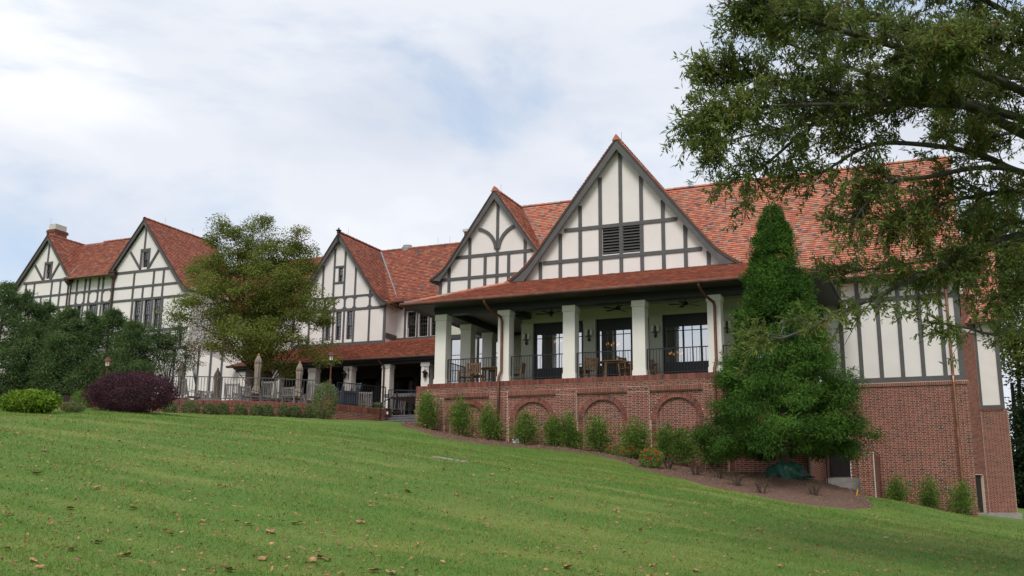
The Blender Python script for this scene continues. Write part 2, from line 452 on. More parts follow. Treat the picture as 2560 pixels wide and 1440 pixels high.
def lawnmat(name='lawn', blades=False):
    m = bpy.data.materials.new(name); m.use_nodes = True; t = m.node_tree; b = t.nodes['Principled BSDF']
    b.inputs['Roughness'].default_value = 0.85; b.inputs['Specular IOR Level'].default_value = 0.15
    tc = nn(t, 'ShaderNodeTexCoord')
    def noise(sc, det=4, stretch=None):
        n = nn(t, 'ShaderNodeTexNoise'); n.inputs['Scale'].default_value = sc; n.inputs['Detail'].default_value = det
        if stretch:
            mp = nn(t, 'ShaderNodeMapping'); mp.inputs['Scale'].default_value = stretch[0]; mp.inputs['Rotation'].default_value = (0, 0, stretch[1])
            lk(t, tc.outputs['Object'], mp.inputs[0]); lk(t, mp.outputs[0], n.inputs['Vector'])
        else: lk(t, tc.outputs['Object'], n.inputs['Vector'])
        return n
    def mixc(fac, a, b_, lo=0.35, hi=0.65):
        mr = nn(t, 'ShaderNodeMapRange'); mr.inputs[1].default_value = lo; mr.inputs[2].default_value = hi; lk(t, fac, mr.inputs[0])
        mx = nn(t, 'ShaderNodeMix', data_type='RGBA'); lk(t, mr.outputs[0], mx.inputs[0])
        for i_, c in ((6, a), (7, b_)):
            if isinstance(c, tuple): mx.inputs[i_].default_value = (*c, 1)
            else: lk(t, c, mx.inputs[i_])
        return mx.outputs[2]
    big = noise(0.22, 3)
    str_ = noise(0.7, 4, ((0.35, 1.6, 1), 0.35))
    c00 = mixc(big.outputs['Fac'], (0.088, 0.155, 0.028), (0.150, 0.205, 0.044), 0.3, 0.7)
    med = noise(1.1, 5)
    c0 = mixc(med.outputs['Fac'], c00, (0.100, 0.182, 0.031), 0.42, 0.62)
    c1 = mixc(str_.outputs['Fac'], c0, (0.255, 0.265, 0.075), 0.47, 0.82)
    if blades:
        ge = nn(t, 'ShaderNodeNewGeometry'); mr = nn(t, 'ShaderNodeMapRange'); mr.inputs[3].default_value = 0.95; mr.inputs[4].default_value = 1.55
        lk(t, ge.outputs['Random Per Island'], mr.inputs[0]); hs = nn(t, 'ShaderNodeHueSaturation'); lk(t, mr.outputs[0], hs.inputs['Value']); lk(t, c1, hs.inputs['Color'])
        lk(t, hs.outputs[0], b.inputs['Base Color']); tr = nn(t, 'ShaderNodeBsdfTranslucent'); lk(t, hs.outputs[0], tr.inputs[0])
        ms = nn(t, 'ShaderNodeMixShader'); ms.inputs[0].default_value = 0.25; lk(t, b.outputs[0], ms.inputs[1]); lk(t, tr.outputs[0], ms.inputs[2]); lk(t, ms.outputs[0], t.nodes['Material Output'].inputs[0])
        MATS[name] = m; return
    fine = noise(38, 4)
    c2 = mixc(fine.outputs['Fac'], (0.062, 0.135, 0.020), c1, 0.28, 0.58)
    lk(t, c2, b.inputs['Base Color'])
    bp = nn(t, 'ShaderNodeBump'); bp.inputs['Strength'].default_value = 0.7; bp.inputs['Distance'].default_value = 0.03
    lk(t, fine.outputs['Fac'], bp.inputs['Height']); lk(t, bp.outputs[0], b.inputs['Normal'])
    MATS[name] = m
lawnmat()
lawnmat('grass_blade', True)
lawn = link('lawn', np_mesh('lawn', gverts, gfaces, ['lawn'], True))
lawn['kind'] = 'structure'

# ------------------------------------------------------------------ bricks and tiles
class Bricks:
    """Bricks of one wall face: s runs along d, out is the face normal."""
    def __init__(s, wall, origin, d, out, seed=1, pal=BRK):
        s.wall = wall; s.o = Vector(origin); s.d = Vector(d); s.n = Vector(out); s.rng = random.Random(seed); s.pal = pal
        s.items = []
    def brick(s, s0, s1, z0, z1, dep=0.0, full=False):
        s.items.append((s0, s1, z0, z1, dep, pick(s.rng, s.pal), full))
    def flemish(s, s0, s1, z0, z1, dep=0.0, keep=None, zref=0.0, sref=0.0):
        H, BH, P = 0.0677, 0.0565, 0.318
        r0 = int(math.floor((z0 - zref) / H)); r1 = int(math.ceil((z1 - zref) / H))
        for r in range(r0, r1):
            za = zref + r * H + 0.0055; zb = za + BH
            za, zb = max(za, z0 + 0.004), min(zb, z1 - 0.004)
            if zb - za < 0.02: continue
            off = sref + (P / 2 if r % 2 else 0)
            k0 = int(math.floor((s0 - off) / P)) - 1; k1 = int(math.ceil((s1 - off) / P)) + 1
            for k in range(k0, k1):
                b = off + k * P
                for a_, w in ((b + 0.006, 0.2), (b + 0.217, 0.093)):
                    x0, x1 = a_, a_ + w
                    full = x0 >= s0 and x1 <= s1
                    x0, x1 = max(x0, s0 + 0.004), min(x1, s1 - 0.004)
                    if x1 - x0 < 0.025: continue
                    if keep and not keep((x0 + x1) / 2, (za + zb) / 2): continue
                    s.brick(x0, x1, za, zb, dep, full and w > 0.15)
    def soldier(s, s0, s1, z0, z1, dep=0.0, pitch=0.0677):
        n = max(1, round((s1 - s0) / pitch)); p = (s1 - s0) / n
        for k in range(n):
            s.brick(s0 + k * p + 0.005, s0 + (k + 1) * p - 0.005, z0 + 0.005, z1 - 0.005, dep)
    def finish(s, singles=0, want=None, depth=0.02):
        proud = 0.006
        ind = []
        if singles:
            c = [i for i, it in enumerate(s.items) if it[6] and (want is None or want(it))]
            c.sort(key=lambda i: -proj(s.o + s.d * s.items[i][0] + Vector((0, 0, s.items[i][2])))[0])
            ind = set(c[:singles])
        mb = MB(); cache = {}
        for i, (a, b, z0, z1, dep, m, full) in enumerate(s.items):
            jit = s.rng.uniform(-0.0015, 0.0025)
            if i in ind:
                w, h = round(b - a, 3), round(z1 - z0, 3)
                key = (w, h, m)
                if key not in cache:
                    q = MB(); s._box(q, Vector(), 0, w, 0, h, 0, depth, proud, 0); cache[key] = q.mesh('brick', [s.pal[m]])
                o = link('brick', cache[key], s.wall)
                o.location = s.o + s.d * a + Vector((0, 0, z0)) + s.n * (jit - dep)
            else:
                s._box(mb, s.o, a, b, z0, z1, dep - jit, depth, proud, m)
        if mb.v: stuff(mb.build('bricks', s.pal, s.wall))
    def _box(s, mb, o, a, b, z0, z1, dep, depth, proud, m):
        f = s.n * (proud - dep); k = s.n * (-depth - dep)
        P = [o + s.d * x + Vector((0, 0, z)) for x, z in ((a, z0), (b, z0), (b, z1), (a, z1))]
        i = len(mb.v); mb.v += [tuple(p + f) for p in P] + [tuple(p + k) for p in P]
        fl = s.d.cross(Vector((0, 0, 1))).dot(s.n) < 0
        for q in ((0, 1, 2, 3), (1, 0, 4, 5), (2, 1, 5, 6), (3, 2, 6, 7), (0, 3, 7, 4)):
            q = tuple(i + j for j in q)
            mb.f.append(q[::-1] if fl else q); mb.m.append(m)

def lerp_prof(prof, h):
    for (a, b), (c, d) in zip(prof, prof[1:]):
        if h <= c + 1e-9: return b + (d - b) * (h - a) / (c - a)
    (a, b), (c, d) = prof[-2:]
    return b + (d - b) * (h - a) / (c - a)
def roof(name, parent, place, prof, smin, smax, s0f=None, s1f=None, pal=TIL, tw=0.20, ex=0.148, seed=1, tiled=True, singles=0, want=None, label=None):
    """place(s,h,z) -> world; prof = [(h inward, height)], s range may vary with h."""
    rng = random.Random(seed)
    s0f = s0f or (lambda h: smin); s1f = s1f or (lambda h: smax)
    deck = MB(); pts = []
    for (a, b), (c, d) in zip(prof, prof[1:]):
        n = max(1, int(math.hypot(c - a, d - b) / 0.6))
        for k in range(n): pts.append((a + (c - a) * k / n, b + (d - b) * k / n))
    pts.append(prof[-1])
    for (a, b), (c, d) in zip(pts, pts[1:]):
        for top, off in ((True, 0.0), (False, -0.10)):
            q = [place(s0f(a), a, b + off), place(s1f(a), a, b + off), place(s1f(c), c, d + off), place(s0f(c), c, d + off)]
            deck.quad(*(q if top else q[::-1]), 0 if top else 1)
    a, b = pts[0]
    deck.quad(place(s0f(a), a, b - 0.1), place(s1f(a), a, b - 0.1), place(s1f(a), a, b), place(s0f(a), a, b), 1)
    for sf in (s0f, s1f):
        for (a, b), (c, d) in zip(pts, pts[1:]):
            deck.quad(place(sf(a), a, b - 0.1), place(sf(c), c, d - 0.1), place(sf(c), c, d), place(sf(a), a, b), 0)
    o = deck.build('roof', [pal[1], 'frame_paint'], parent)
    if label: o['label'] = label
    if not tiled: return o
    # courses by arc length
    L = [0]
    for (a, b), (c, d) in zip(prof, prof[1:]): L.append(L[-1] + math.hypot(c - a, d - b))
    def atlen(l):
        for k in range(len(L) - 1):
            if l <= L[k + 1] + 1e-9 or k == len(L) - 2:
                t = (l - L[k]) / (L[k + 1] - L[k]); a, b = prof[k]; c, d = prof[k + 1]
                return a + (c - a) * t, b + (d - b) * t, ((c - a), (d - b), L[k + 1] - L[k])
    tiles = []
    n = int(L[-1] / ex)
    for r in range(n):
        l0 = r * ex - 0.03; l1 = min(l0 + ex * 1.18, L[-1])
        ha, za, g = atlen(max(0, l0)); hb, zb, _ = atlen(l1)
        if l0 < 0: ha -= 0.03 * g[0] / g[2]; za -= 0.03 * g[1] / g[2]
        nh, nz = -g[1] / g[2], g[0] / g[2]
        a, b = s0f(max(ha, 0)), s1f(max(ha, 0))
        k = 0; x = a - (tw / 2 if r % 2 else 0) + rng.uniform(-0.02, 0.02)
        while x < b:
            w = tw * rng.uniform(0.94, 1.06); x0, x1 = max(x + 0.002, a), min(x + w - 0.002, b); x += w
            if x1 - x0 < 0.03: continue
            t0 = 0.046 + rng.uniform(-0.005, 0.010); t1 = 0.010; sk = rng.uniform(-0.006, 0.006)
            P = [place(x0, ha, za), place(x1, ha, za), place(x1, hb, zb), place(x0, hb, zb),
                 place(x0, ha + nh * t0, za + nz * (t0 + sk)), place(x1, ha + nh * t0, za + nz * (t0 - sk)), place(x1, hb + nh * t1, zb + nz * t1), place(x0, hb + nh * t1, zb + nz * t1)]
            tiles.append((P, pick(rng, pal), x1 - x0 > tw * 0.9))
    ind = set()
    if singles:
        c = [i for i, t in enumerate(tiles) if t[2] and want(t[0][4])]
        c.sort(key=lambda i: proj(tiles[i][0][4])[2]); ind = set(c[:singles])
    mb = MB(); cache = {}
    for i, (P, m, _) in enumerate(tiles):
        if i in ind:
            if m not in cache:
                q = MB(); o0 = Vector(P[0]); _tile(q, [Vector(p) - o0 for p in P], 0); cache[m] = q.mesh('tile', [pal[m]])
            link('tile', cache[m], o).location = P[0]
        else: _tile(mb, P, m)
    stuff(mb.build('tiles', pal, o))
    return o
def _tile(mb, P, m):
    i = len(mb.v); mb.v += [tuple(p) for p in P]
    for f in ((4, 5, 6, 7), (0, 1, 5, 4), (1, 2, 6, 5), (3, 0, 4, 7)):
        mb.f.append(tuple(i + j for j in f)); mb.m.append(m)
def ridge_caps(parent, a, b, pal=TIL, r=0.12, seed=2):
    a, b = Vector(a), Vector(b); L = (b - a).length; n = int(L / 0.36); t = (b - a).normalized(); x = t.cross(Vector((0, 0, 1))); rng = random.Random(seed)
    mb = MB()
    for k in range(n):
        m = pick(rng, pal); p0 = a + t * (k * 0.36); p1 = a + t * (k * 0.36 + 0.38); prev = None
        for j in range(7):
            an = math.pi * (j / 6.0 * 1.1 - 0.05)
            q0 = p0 + (x * math.cos(an) * r + Vector((0, 0, math.sin(an) * r * 0.9)))
            q1 = p1 + (x * math.cos(an) * r * 0.86 + Vector((0, 0, math.sin(an) * r * 0.74)))
            if prev: mb.quad(prev[0], q0, q1, prev[1], m)
            prev = (q0, q1)
    return stuff(mb.build('ridge_caps', pal, parent))

# ------------------------------------------------------------------ the clubhouse
club = thing('clubhouse', (-18, 42, 4.0), 'long half-timbered white and grey clubhouse with steep red tiled gables', 'building')
CLUB0 = Vector(club.location)

def pane_grid(mb_f, mb_p, u0, u1, z0, z1, v, cols, rows, bar=0.02):
    """one sash: surround, glazing bars (mb_f) and the glass sheet (mb_p)"""
    s = 0.035
    mb_f.box(u0, u0 + s, v - 0.03, v + 0.02, z0, z1); mb_f.box(u1 - s, u1, v - 0.03, v + 0.02, z0, z1)
    mb_f.box(u0 + s, u1 - s, v - 0.028, v + 0.02, z0, z0 + s * 1.3); mb_f.box(u0 + s, u1 - s, v - 0.028, v + 0.02, z1 - s, z1)
    a0, a1, b0, b1 = u0 + s, u1 - s, z0 + s * 1.3, z1 - s
    for k in range(1, cols):
        x = a0 + (a1 - a0) * k / cols; mb_f.box(x - bar / 2, x + bar / 2, v - 0.022, v + 0.015, b0, b1)
    for k in range(1, rows):
        z = b0 + (b1 - b0) * k / rows; mb_f.box(a0, a1, v - 0.019, v + 0.014, z - bar / 2, z + bar / 2)
    mb_p.quad((a0, v, b0), (a1, v, b0), (a1, v, b1), (a0, v, b1))
def sash_window(u0, u1, z0, z1, v, cols=3, rows=4, glass='glass_upper', recess=0.14, back=True):
    f = MB(); p = MB(); zm = (z0 + z1) / 2
    pane_grid(f, p, u0, u1, zm - 0.03, z1, v + recess - 0.02, cols, rows)
    p2 = MB(); pane_grid(f, p2, u0, u1, z0, zm + 0.03, v + recess + 0.03, cols, rows)
    o = f.build('window', 'frame_paint', club); p.build('pane', glass, o); p2.build('pane', glass, o)
    if back:
        b = MB(); b.quad((u0, v + 0.5, z0), (u1, v + 0.5, z0), (u1, v + 0.5, z1), (u0, v + 0.5, z1))
        b.box(u0 - 0.02, u1 + 0.02, v + recess + 0.06, v + 0.55, z0 - 0.02, z1 + 0.02, skip='f'); b.build('dark_room', 'interior', o)
    return o

_tk = [0]
def timber_poly(parent, poly, v, proud=0.035):
    _tk[0] += 1
    pr = proud + (_tk[0] % 9) * 0.0012
    return MB().prism(poly, v - pr, v + 0.01).build('timber', 'timber_paint', parent)
def tv(parent, u, z0, z1, v, w=0.16): return timber_poly(parent, [(u - w / 2, z0), (u + w / 2, z0), (u + w / 2, z1), (u - w / 2, z1)], v, 0.030)
def th(parent, z, u0, u1, v, w=0.16): return timber_poly(parent, [(u0, z - w / 2), (u1, z - w / 2), (u1, z + w / 2), (u0, z + w / 2)], v, 0.043)
def tb(parent, a, b, v, w=0.15):
    d = (Vector(b) - Vector(a)).normalized(); n = Vector((-d.y, d.x)) * w / 2
    a, b = Vector(a), Vector(b)
    return timber_poly(parent, [tuple(a - n), tuple(b - n), tuple(b + n), tuple(a + n)], v, 0.056)
def tarc(parent, c, r0, r1, a0, a1, v, n=14):
    P = [(c[0] + r1 * math.cos(a0 + (a1 - a0) * k / n), c[1] + r1 * math.sin(a0 + (a1 - a0) * k / n)) for k in range(n + 1)]
    P += [(c[0] + r0 * math.cos(a1 + (a0 - a1) * k / n), c[1] + r0 * math.sin(a1 + (a0 - a1) * k / n)) for k in range(n + 1)]
    return timber_poly(parent, P, v, 0.068)
def rect(u0, u1, z0, z1): return [(u0, z0), (u1, z0), (u1, z1), (u0, z1)]
def oct_corners(parent, u0, u1, z0, z1, v, c=0.13):
    for (x, z, sx, sz) in ((u0, z0, 1, 1), (u1, z0, -1, 1), (u1, z1, -1, -1), (u0, z1, 1, -1)):
        timber_poly(parent, [(x - sx * 0.01, z - sz * 0.01), (x + sx * c, z - sz * 0.01), (x - sx * 0.01, z + sz * c)], v, 0.031)

def bargeboards(parent, uc, az, prof, inner, v, sides=(-1, 1)):
    for s in sides:
        P = [(uc + s * d, az - e) for d, e in prof] + [(uc + s * d, az - e) for d, e in inner]
        MB().prism(P, v - 0.05, v + 0.03).build('bargeboard', 'timber_paint', parent)
        Q = [(uc + s * d, az - e + 0.02) for d, e in prof] + [(uc + s * d * 0.985, az - e - 0.075) for d, e in prof[::-1]]
        MB().prism(Q, v - 0.085, v - 0.052).build('verge_trim', 'copper_old', parent)
def gable_roof(uc, az, prof, v0, v1, pal, seed, sides=(1,), tv1=None, singles=0, hidden_sides=(-1,), prof_l=None, prof_r=None):
    for s in sides + hidden_sides:
        pf = prof_l if (prof_l and s < 0) else (prof_r if (prof_r and s > 0) else prof)
        hw, dr = pf[-1]
        up = [(hw - d, dr - e) for d, e in pf[::-1]]
        pl = (lambda S_: (lambda t, h, z: Vector((uc + S_ * (hw - h), (t if S_ > 0 else -t), az - dr + z))))(s)
        if s > 0: roof('roof', club, pl, up, v0, tv1 or v1, pal=pal, seed=seed, tiled=(s in sides))
        else: roof('roof', club, pl, up, -(tv1 or v1), -v0, pal=pal, seed=seed, tiled=(s in sides))
    return ridge_caps(club, (uc, v0, az - 0.02), (uc, v1, az - 0.02), pal, seed=seed)

PROF_S = [(0, 0), (2.46, 3.50), (2.83, 3.94), (3.20, 4.22), (3.58, 4.43)]
PROF_B = [(0, 0), (3.74, 4.80), (4.15, 5.28), (4.60, 5.67), (5.10, 6.00)]
PROF_2 = [(0, 0), (3.30, 4.18), (3.65, 4.52), (4.05, 4.78)]

def rk(uc, az, off=0.42, sl=1.28): return lambda u: az - off - sl * abs(u - uc)

# ---- big front gable over the porch
V5 = 38.75; g5h = []
louv = [(-12.77, -12.02), (-11.86, -11.11)]
g5 = MB().holed([(-16.9, 10.9), (-7.1, 10.9), (-7.6, 11.35), (-12.0, 17.0), (-16.4, 11.35)], [rect(a, b, 12.12, 13.33) for a, b in louv], V5, 0.12).build('gable_wall', 'stucco', club)
f5 = rk(-12.0, 17.2, 0.5)
for u in (-15.63, -14.70, -13.78, -12.86, -11.94, -11.03, -10.10, -9.17, -8.23): tv(g5, u, 11.1, f5(u), V5)
th(g5, 11.17, -16.2, -7.6, V5, 0.15); th(g5, 11.99, -15.5, -8.5, V5); th(g5, 13.37, -14.5, -9.5, V5)
bargeboards(g5, -12.0, 17.2, PROF_B, [(4.30, 6.03), (0, 0.52)], V5 - 0.30)
for a, b in louv:
    lo = MB().box(a, b, V5 + 0.115, V5 + 0.13, 12.12, 13.33).build('louver', 'door_black', club)
    for k in range(9):
        z = 12.16 + k * 0.131
        q = MB(); q.hexa([(a, V5 - 0.005, z), (b, V5 - 0.005, z), (b, V5 + 0.10, z + 0.085), (a, V5 + 0.10, z + 0.085), (a, V5 - 0.005, z + 0.022), (b, V5 - 0.005, z + 0.022), (b, V5 + 0.10, z + 0.107), (a, V5 + 0.10, z + 0.107)])
        q.build('slat', 'timber_paint', lo)
gable_roof(-12.0, 17.22, PROF_B, V5 - 0.36, 46.6, TIL, 5, sides=(1, -1), hidden_sides=(), tv1=44.5)
# ---- arched gable left of it
V4 = 43.2; C4 = -19.85
g4 = MB().holed([(-22.97, 10.9), (-16.8, 10.9), (-16.8, 12.9), (C4, 17.0), (-22.97, 12.75)], [], V4, 0.1).build('gable_wall', 'stucco', club)
f4 = rk(C4, 17.2, 0.5)
tv(g4, -22.91, 11.0, 12.75, V4)
for u in (-22.43, -21.29): tv(g4, u, 11.0, f4(u), V4)
for u in (-20.42, -19.13): tv(g4, u, 11.0, 13.9, V4)
tv(g4, C4 + 0.09, 11.0, 16.8, V4); tv(g4, -18.25, 11.0, f4(-18.25), V4)
th(g4, 13.89, -22.1, -17.0, V4); th(g4, 12.78, -22.95, -16.9, V4, 0.15)
tarc(g4, (-21.05, 14.08), 1.13, 1.29, 0.05, 1.36, V4); tarc(g4, (-18.47, 14.08), 1.13, 1.29, math.pi - 0.05, math.pi - 1.36, V4)
bargeboards(g4, C4, 17.2, PROF_S, [(2.98, 4.53), (0, 0.50)], V4 - 0.25)
gable_roof(C4, 17.22, PROF_S, V4 - 0.31, 50.0, TIL, 6, sides=(1,), tv1=47.4)
# ---- middle gable with the iron finial
V3 = 46.1; C3 = -31.02
w3 = [(-31.82, -31.44), (-31.11, -30.73), (-30.39, -30.0)]
g3 = MB().holed([(-34.1, 9.9), (-27.82, 9.9), (-27.82, 12.55), (-28.3, 13.0), (C3, 16.6), (-33.75, 13.0), (-34.1, 12.55)], [rect(a, b, 10.6, 12.22) for a, b in w3] + [rect(-31.1, -30.78, 13.95, 14.8)], V3, 0.12).build('gable_wall', 'stucco', club)
f3 = rk(C3, 16.83, 0.45)
T = 0.115
for u in (-32.1, -31.36, -30.65, -29.91, -28.91, -32.95): tv(g3, u, 13.05, f3(u), V3, T)
for u in (-31.9, -31.27, -30.56, -29.91, -28.90, -32.6, -33.3): tv(g3, u, 12.35, 13.1, V3, T)
for u in (-31.27, -30.56, -29.91, -28.89, -31.9, -32.9): tv(g3, u, 10.35, 12.35, V3, T)
tv(g3, -27.9, 10.2, 12.55, V3, 0.16); tv(g3, -34.0, 10.2, 12.55, V3, 0.16)
th(g3, 13.07, -33.6, -28.4, V3, 0.1); th(g3, 12.31, -34.0, -27.85, V3, 0.13); th(g3, 10.34, -34.0, -27.82, V3, 0.17); th(g3, 14.86, -31.42, -30.6, V3, 0.1); th(g3, 13.92, -31.42, -30.6, V3, 0.1)
for a, b in ((-33.24, -32.66), (-32.54, -31.96), (-31.84, -31.33), (-31.21, -30.62), (-30.50, -29.97), (-29.85, -28.96), (-28.84, -28.1)): oct_corners(g3, a, b, 12.37, 13.02, V3)
for a, b in w3: sash_window(a, b, 10.6, 12.22, V3, 3, 4)
sash_window(-31.1, -30.78, 13.95, 14.8, V3, 2, 2)
bargeboards(g3, C3, 16.83, PROF_S, [(2.98, 4.50), (0, 0.42)], V3 - 0.25)
fin = MB(); fin.box(C3 - 0.06, C3 + 0.06, V3 - 0.36, V3 - 0.24, 16.2, 16.92); fin.lathe((C3, V3 - 0.3, 16.9), [(0.05, 0), (0.17, 0.03), (0.17, 0.06), (0.05, 0.09), (0.045, 0.2), (0.0, 0.22)], 8)
fin.build('finial', 'iron', club)
gable_roof(C3, 16.85, PROF_S, V3 - 0.31, 51.0, TILO, 7, sides=(1,))
# side of the middle gable and the wall linking it to the arched one
V3L = 47.3
MB().box(-27.95, -27.82, V3, V3L + 0.2, 9.9, 12.7).build('side_wall', 'stucco', club)
q = MB(); q.box(-27.83, -27.79, V3 + 0.02, V3L, 10.55, 10.85); q.build('timber', 'timber_paint', club)
wl = [(-27.14, -26.60), (-26.39, -25.84), (-25.63, -25.08)]
MB().box(-39.9, -39.75, V3L - 3.3 + 0.02, V3L + 0.1, 5.0, 13.9).build('side_wall', 'stucco', club)
lk_ = MB().holed([(-46.0, 5.0), (-20.0, 5.0), (-20.0, 12.8), (-46.0, 12.8)], [rect(a, b, 10.73, 12.18) for a, b in wl] + [rect(-36.3, -20.5, 5.2, 9.3)], V3L, 0.12).build('wall', 'stucco', club)
for u in (-27.27, -26.49, -25.73, -24.98): tv(lk_, u, 10.6, 12.4, V3L, 0.13)
th(lk_, 10.64, -27.8, -22.0, V3L, 0.14); th(lk_, 12.27, -27.3, -24.9, V3L, 0.12)
for a, b in wl: sash_window(a, b, 10.73, 12.18, V3L, 3, 3, 'glass_plain')
roof('roof', club, lambda s, h, z: Vector((s, 46.75 + h, 12.72 + z)), [(0, 0), (0.35, 0.22), (0.7, 0.58), (3.65, 4.08)], -42.0, -19.9, pal=TILO, seed=8, label='old red tiled roof between the gables')
roof('roof', club, lambda s, h, z: Vector((-s, 54.05 - h, 12.72 + z)), [(0, 0), (3.65, 4.08)], 19.9, 42.0, pal=TILO, tiled=False)
ridge_caps(club, (-42, 50.4, 16.78), (-19.9, 50.4, 16.78), TILO)
MB().tube([(-27.9, 46.68, 12.66), (-20.6, 46.68, 12.66)], 0.07, 8).build('gutter', 'copper_old', club)
ch = MB().box(-25.2, -24.0, 50.3, 51.3, 16.3, 17.45).build('chimney', BRK[0], club); MB().box(-25.27, -23.93, 50.22, 51.38, 17.45, 17.6).build('chimney_cap', 'limestone', ch)
MB().lathe((-29.2, 50.6, 16.5), [(0.36, 0), (0.36, 0.42), (0.28, 0.5), (0.28, 0.56)], 14).build('roof_vent', 'lead', club)
# ---- left wing: two gables and the bay between them
V2 = 44.0; C2 = -43.79
w2 = [(-44.18, -43.67), (-43.41, -42.88), (-42.65, -42.1)]
g2 = MB().holed([(-46.05, 5.0), (-36.6, 5.0), (-36.6, 9.2), (-39.75, 10.4), (-39.75, 13.5), (-40.35, 13.9), (C2, 18.2), (-46.05, 15.35)], [rect(a, b, 11.64, 13.41) for a, b in w2] + [rect(-43.88, -43.47, 15.44, 16.43)], V2, 0.14).build('gable_wall', 'stucco', club)
f2 = rk(C2, 18.48, 0.42)
tv(g2, C2 + 0.02, 16.5, 18.0, V2, 0.13)
tb(g2, (-44.85, 16.5), (-43.98, 15.38), V2, 0.13); tb(g2, (-42.55, 16.53), (-43.3, 15.40), V2, 0.13)
tv(g2, -43.97, 15.25, 16.62, V2, 0.15); tv(g2, -43.36, 15.25, 16.62, V2, 0.15); th(g2, 16.53, -44.04, -43.29, V2, 0.15)
th(g2, 15.23, -46.05, -41.4, V2, 0.15); th(g2, 14.27, -46.0, -40.7, V2, 0.13); th(g2, 13.47, -46.0, -40.0, V2, 0.13); th(g2, 11.5, -46.0, -39.9, V2, 0.16); th(g2, 10.35, -46.0, -39.8, V2, 0.16)
for u in (-44.38, -42.83, -42.07): tv(g2, u, 14.25, 15.2, V2, 0.13)
for u in (-44.38, -43.6, -42.83, -42.07): tv(g2, u, 13.45, 14.3, V2, 0.13)
for u in (-44.32, -43.54, -42.76, -42.0): tv(g2, u, 11.5, 13.5, V2, 0.16)
for u in (-45.3, -44.4, -43.62, -42.85, -42.05, -41.2, -40.4): tv(g2, u, 10.3, 11.5, V2, 0.14)
for u in (-40.7, -39.85, -38.9, -38.0, -37.2): tv(g2, u, 6.5, 10.4, V2, 0.13)
tv(g2, -46.0, 9.0, 15.2, V2, 0.16)
for a, b in w2: sash_window(a, b, 11.64, 13.41, V2, 3, 4)
sash_window(-43.88, -43.47, 15.44, 16.43, V2, 2, 3)
bargeboards(g2, C2, 18.48, PROF_2, [(3.45, 4.82), (0, 0.36)], V2 - 0.2, sides=(1,))
bargeboards(g2, C2, 18.48, [(0, 0), (2.5, 3.2)], [(2.32, 3.30), (0, 0.36)], V2 - 0.2, sides=(-1,))
gable_roof(C2, 18.50, PROF_2, V2 - 0.26, 50.0, TILO, 9, sides=(1,), prof_l=[(0, 0), (2.45, 3.12)])
V1 = 44.2; C1 = -52.07
g1 = MB().holed([(-57.6, 5.0), (-49.85, 5.0), (-49.85, 15.5), (C1, 18.1), (-55.6, 13.6), (-57.6, 11.5)], [rect(-52.15, -51.75, 15.45, 16.42), rect(-51.95, -51.45, 11.6, 13.4)], V1, 0.14).build('gable_wall', 'stucco', club)
tv(g1, C1, 16.5, 17.8, V1, 0.13); tv(g1, -52.24, 15.25, 16.58, V1, 0.14); tv(g1, -51.67, 15.25, 16.58, V1, 0.14); th(g1, 16.49, -52.3, -51.6, V1, 0.13)
tb(g1, (-53.15, 16.45), (-52.35, 15.45), V1, 0.13); tb(g1, (-50.95, 16.47), (-51.6, 15.45), V1, 0.13)
th(g1, 15.29, -54.0, -49.9, V1, 0.15); th(g1, 14.31, -54.8, -49.9, V1, 0.12); th(g1, 13.5, -55.4, -49.9, V1, 0.12); th(g1, 11.5, -57, -49.9, V1, 0.14)
for u in (-53.75, -53.0, -51.46, -50.72): tv(g1, u, 14.3, 15.25, V1, 0.13)
for u in (-54.5, -53.75, -53.0, -52.3, -51.46, -50.72, -55.2): tv(g1, u, 13.5, 14.35, V1, 0.13)
for u in (-52.08, -51.34, -50.6, -53.2, -54.4, -55.6): tv(g1, u, 11.5, 13.5, V1, 0.13)
sash_window(-52.15, -51.75, 15.45, 16.42, V1, 2, 3); sash_window(-51.95, -51.45, 11.6, 13.4, V1, 3, 4)
bargeboards(g1, C1, 18.35, [(0, 0), (5.6, 7.15)], [(5.4, 7.25), (0, 0.36)], V1 - 0.2, sides=(-1,))
bargeboards(g1, C1, 18.35, [(0, 0), (2.3, 2.95)], [(2.12, 3.05), (0, 0.36)], V1 - 0.2, sides=(1,))
gable_roof(C1, 18.37, [(0, 0), (5.6, 7.15)], V1 - 0.26, 50.0, TILO, 10, sides=(1,), prof_r=[(0, 0), (2.3, 2.93)])
VL = 44.3
wq = [(-49.2, -48.82), (-48.2, -47.6), (-47.1, -46.5)]
gl = MB().holed([(-49.85, 5.0), (-46.05, 5.0), (-46.05, 15.3), (-49.85, 15.3)], [rect(a, b, 11.6, 13.5) for a, b in wq], VL, 0.14).build('wall', 'stucco', club)
for u in (-49.37, -48.67, -48.3, -47.55, -47.18, -46.4): tv(gl, u, 13.5, 15.2, VL, 0.13)
for u in (-49.3, -48.7, -48.3, -47.5, -47.2, -46.4): tv(gl, u, 11.5, 13.55, VL, 0.13)
th(gl, 14.37, -49.8, -46.0, VL, 0.11); th(gl, 13.55, -49.8, -46.0, VL, 0.12); th(gl, 11.5, -49.8, -46.0, VL, 0.14)
for a, b in ((-49.31, -48.73), (-48.23, -47.62), (-47.11, -46.47)): oct_corners(gl, a, b, 13.62, 14.3, VL, 0.14)
for a, b in wq: sash_window(a, b, 11.6, 13.5, VL, 3, 4)
roof('roof', club, lambda s, h, z: Vector((s, 43.8 + h, 15.2 + z)), [(0, 0), (3.07, 3.2)], -49.9, -45.95, s0f=lambda h: -49.85 - 0.8 * h, s1f=lambda h: -45.95 + 0.75 * h, pal=TILO, seed=11)
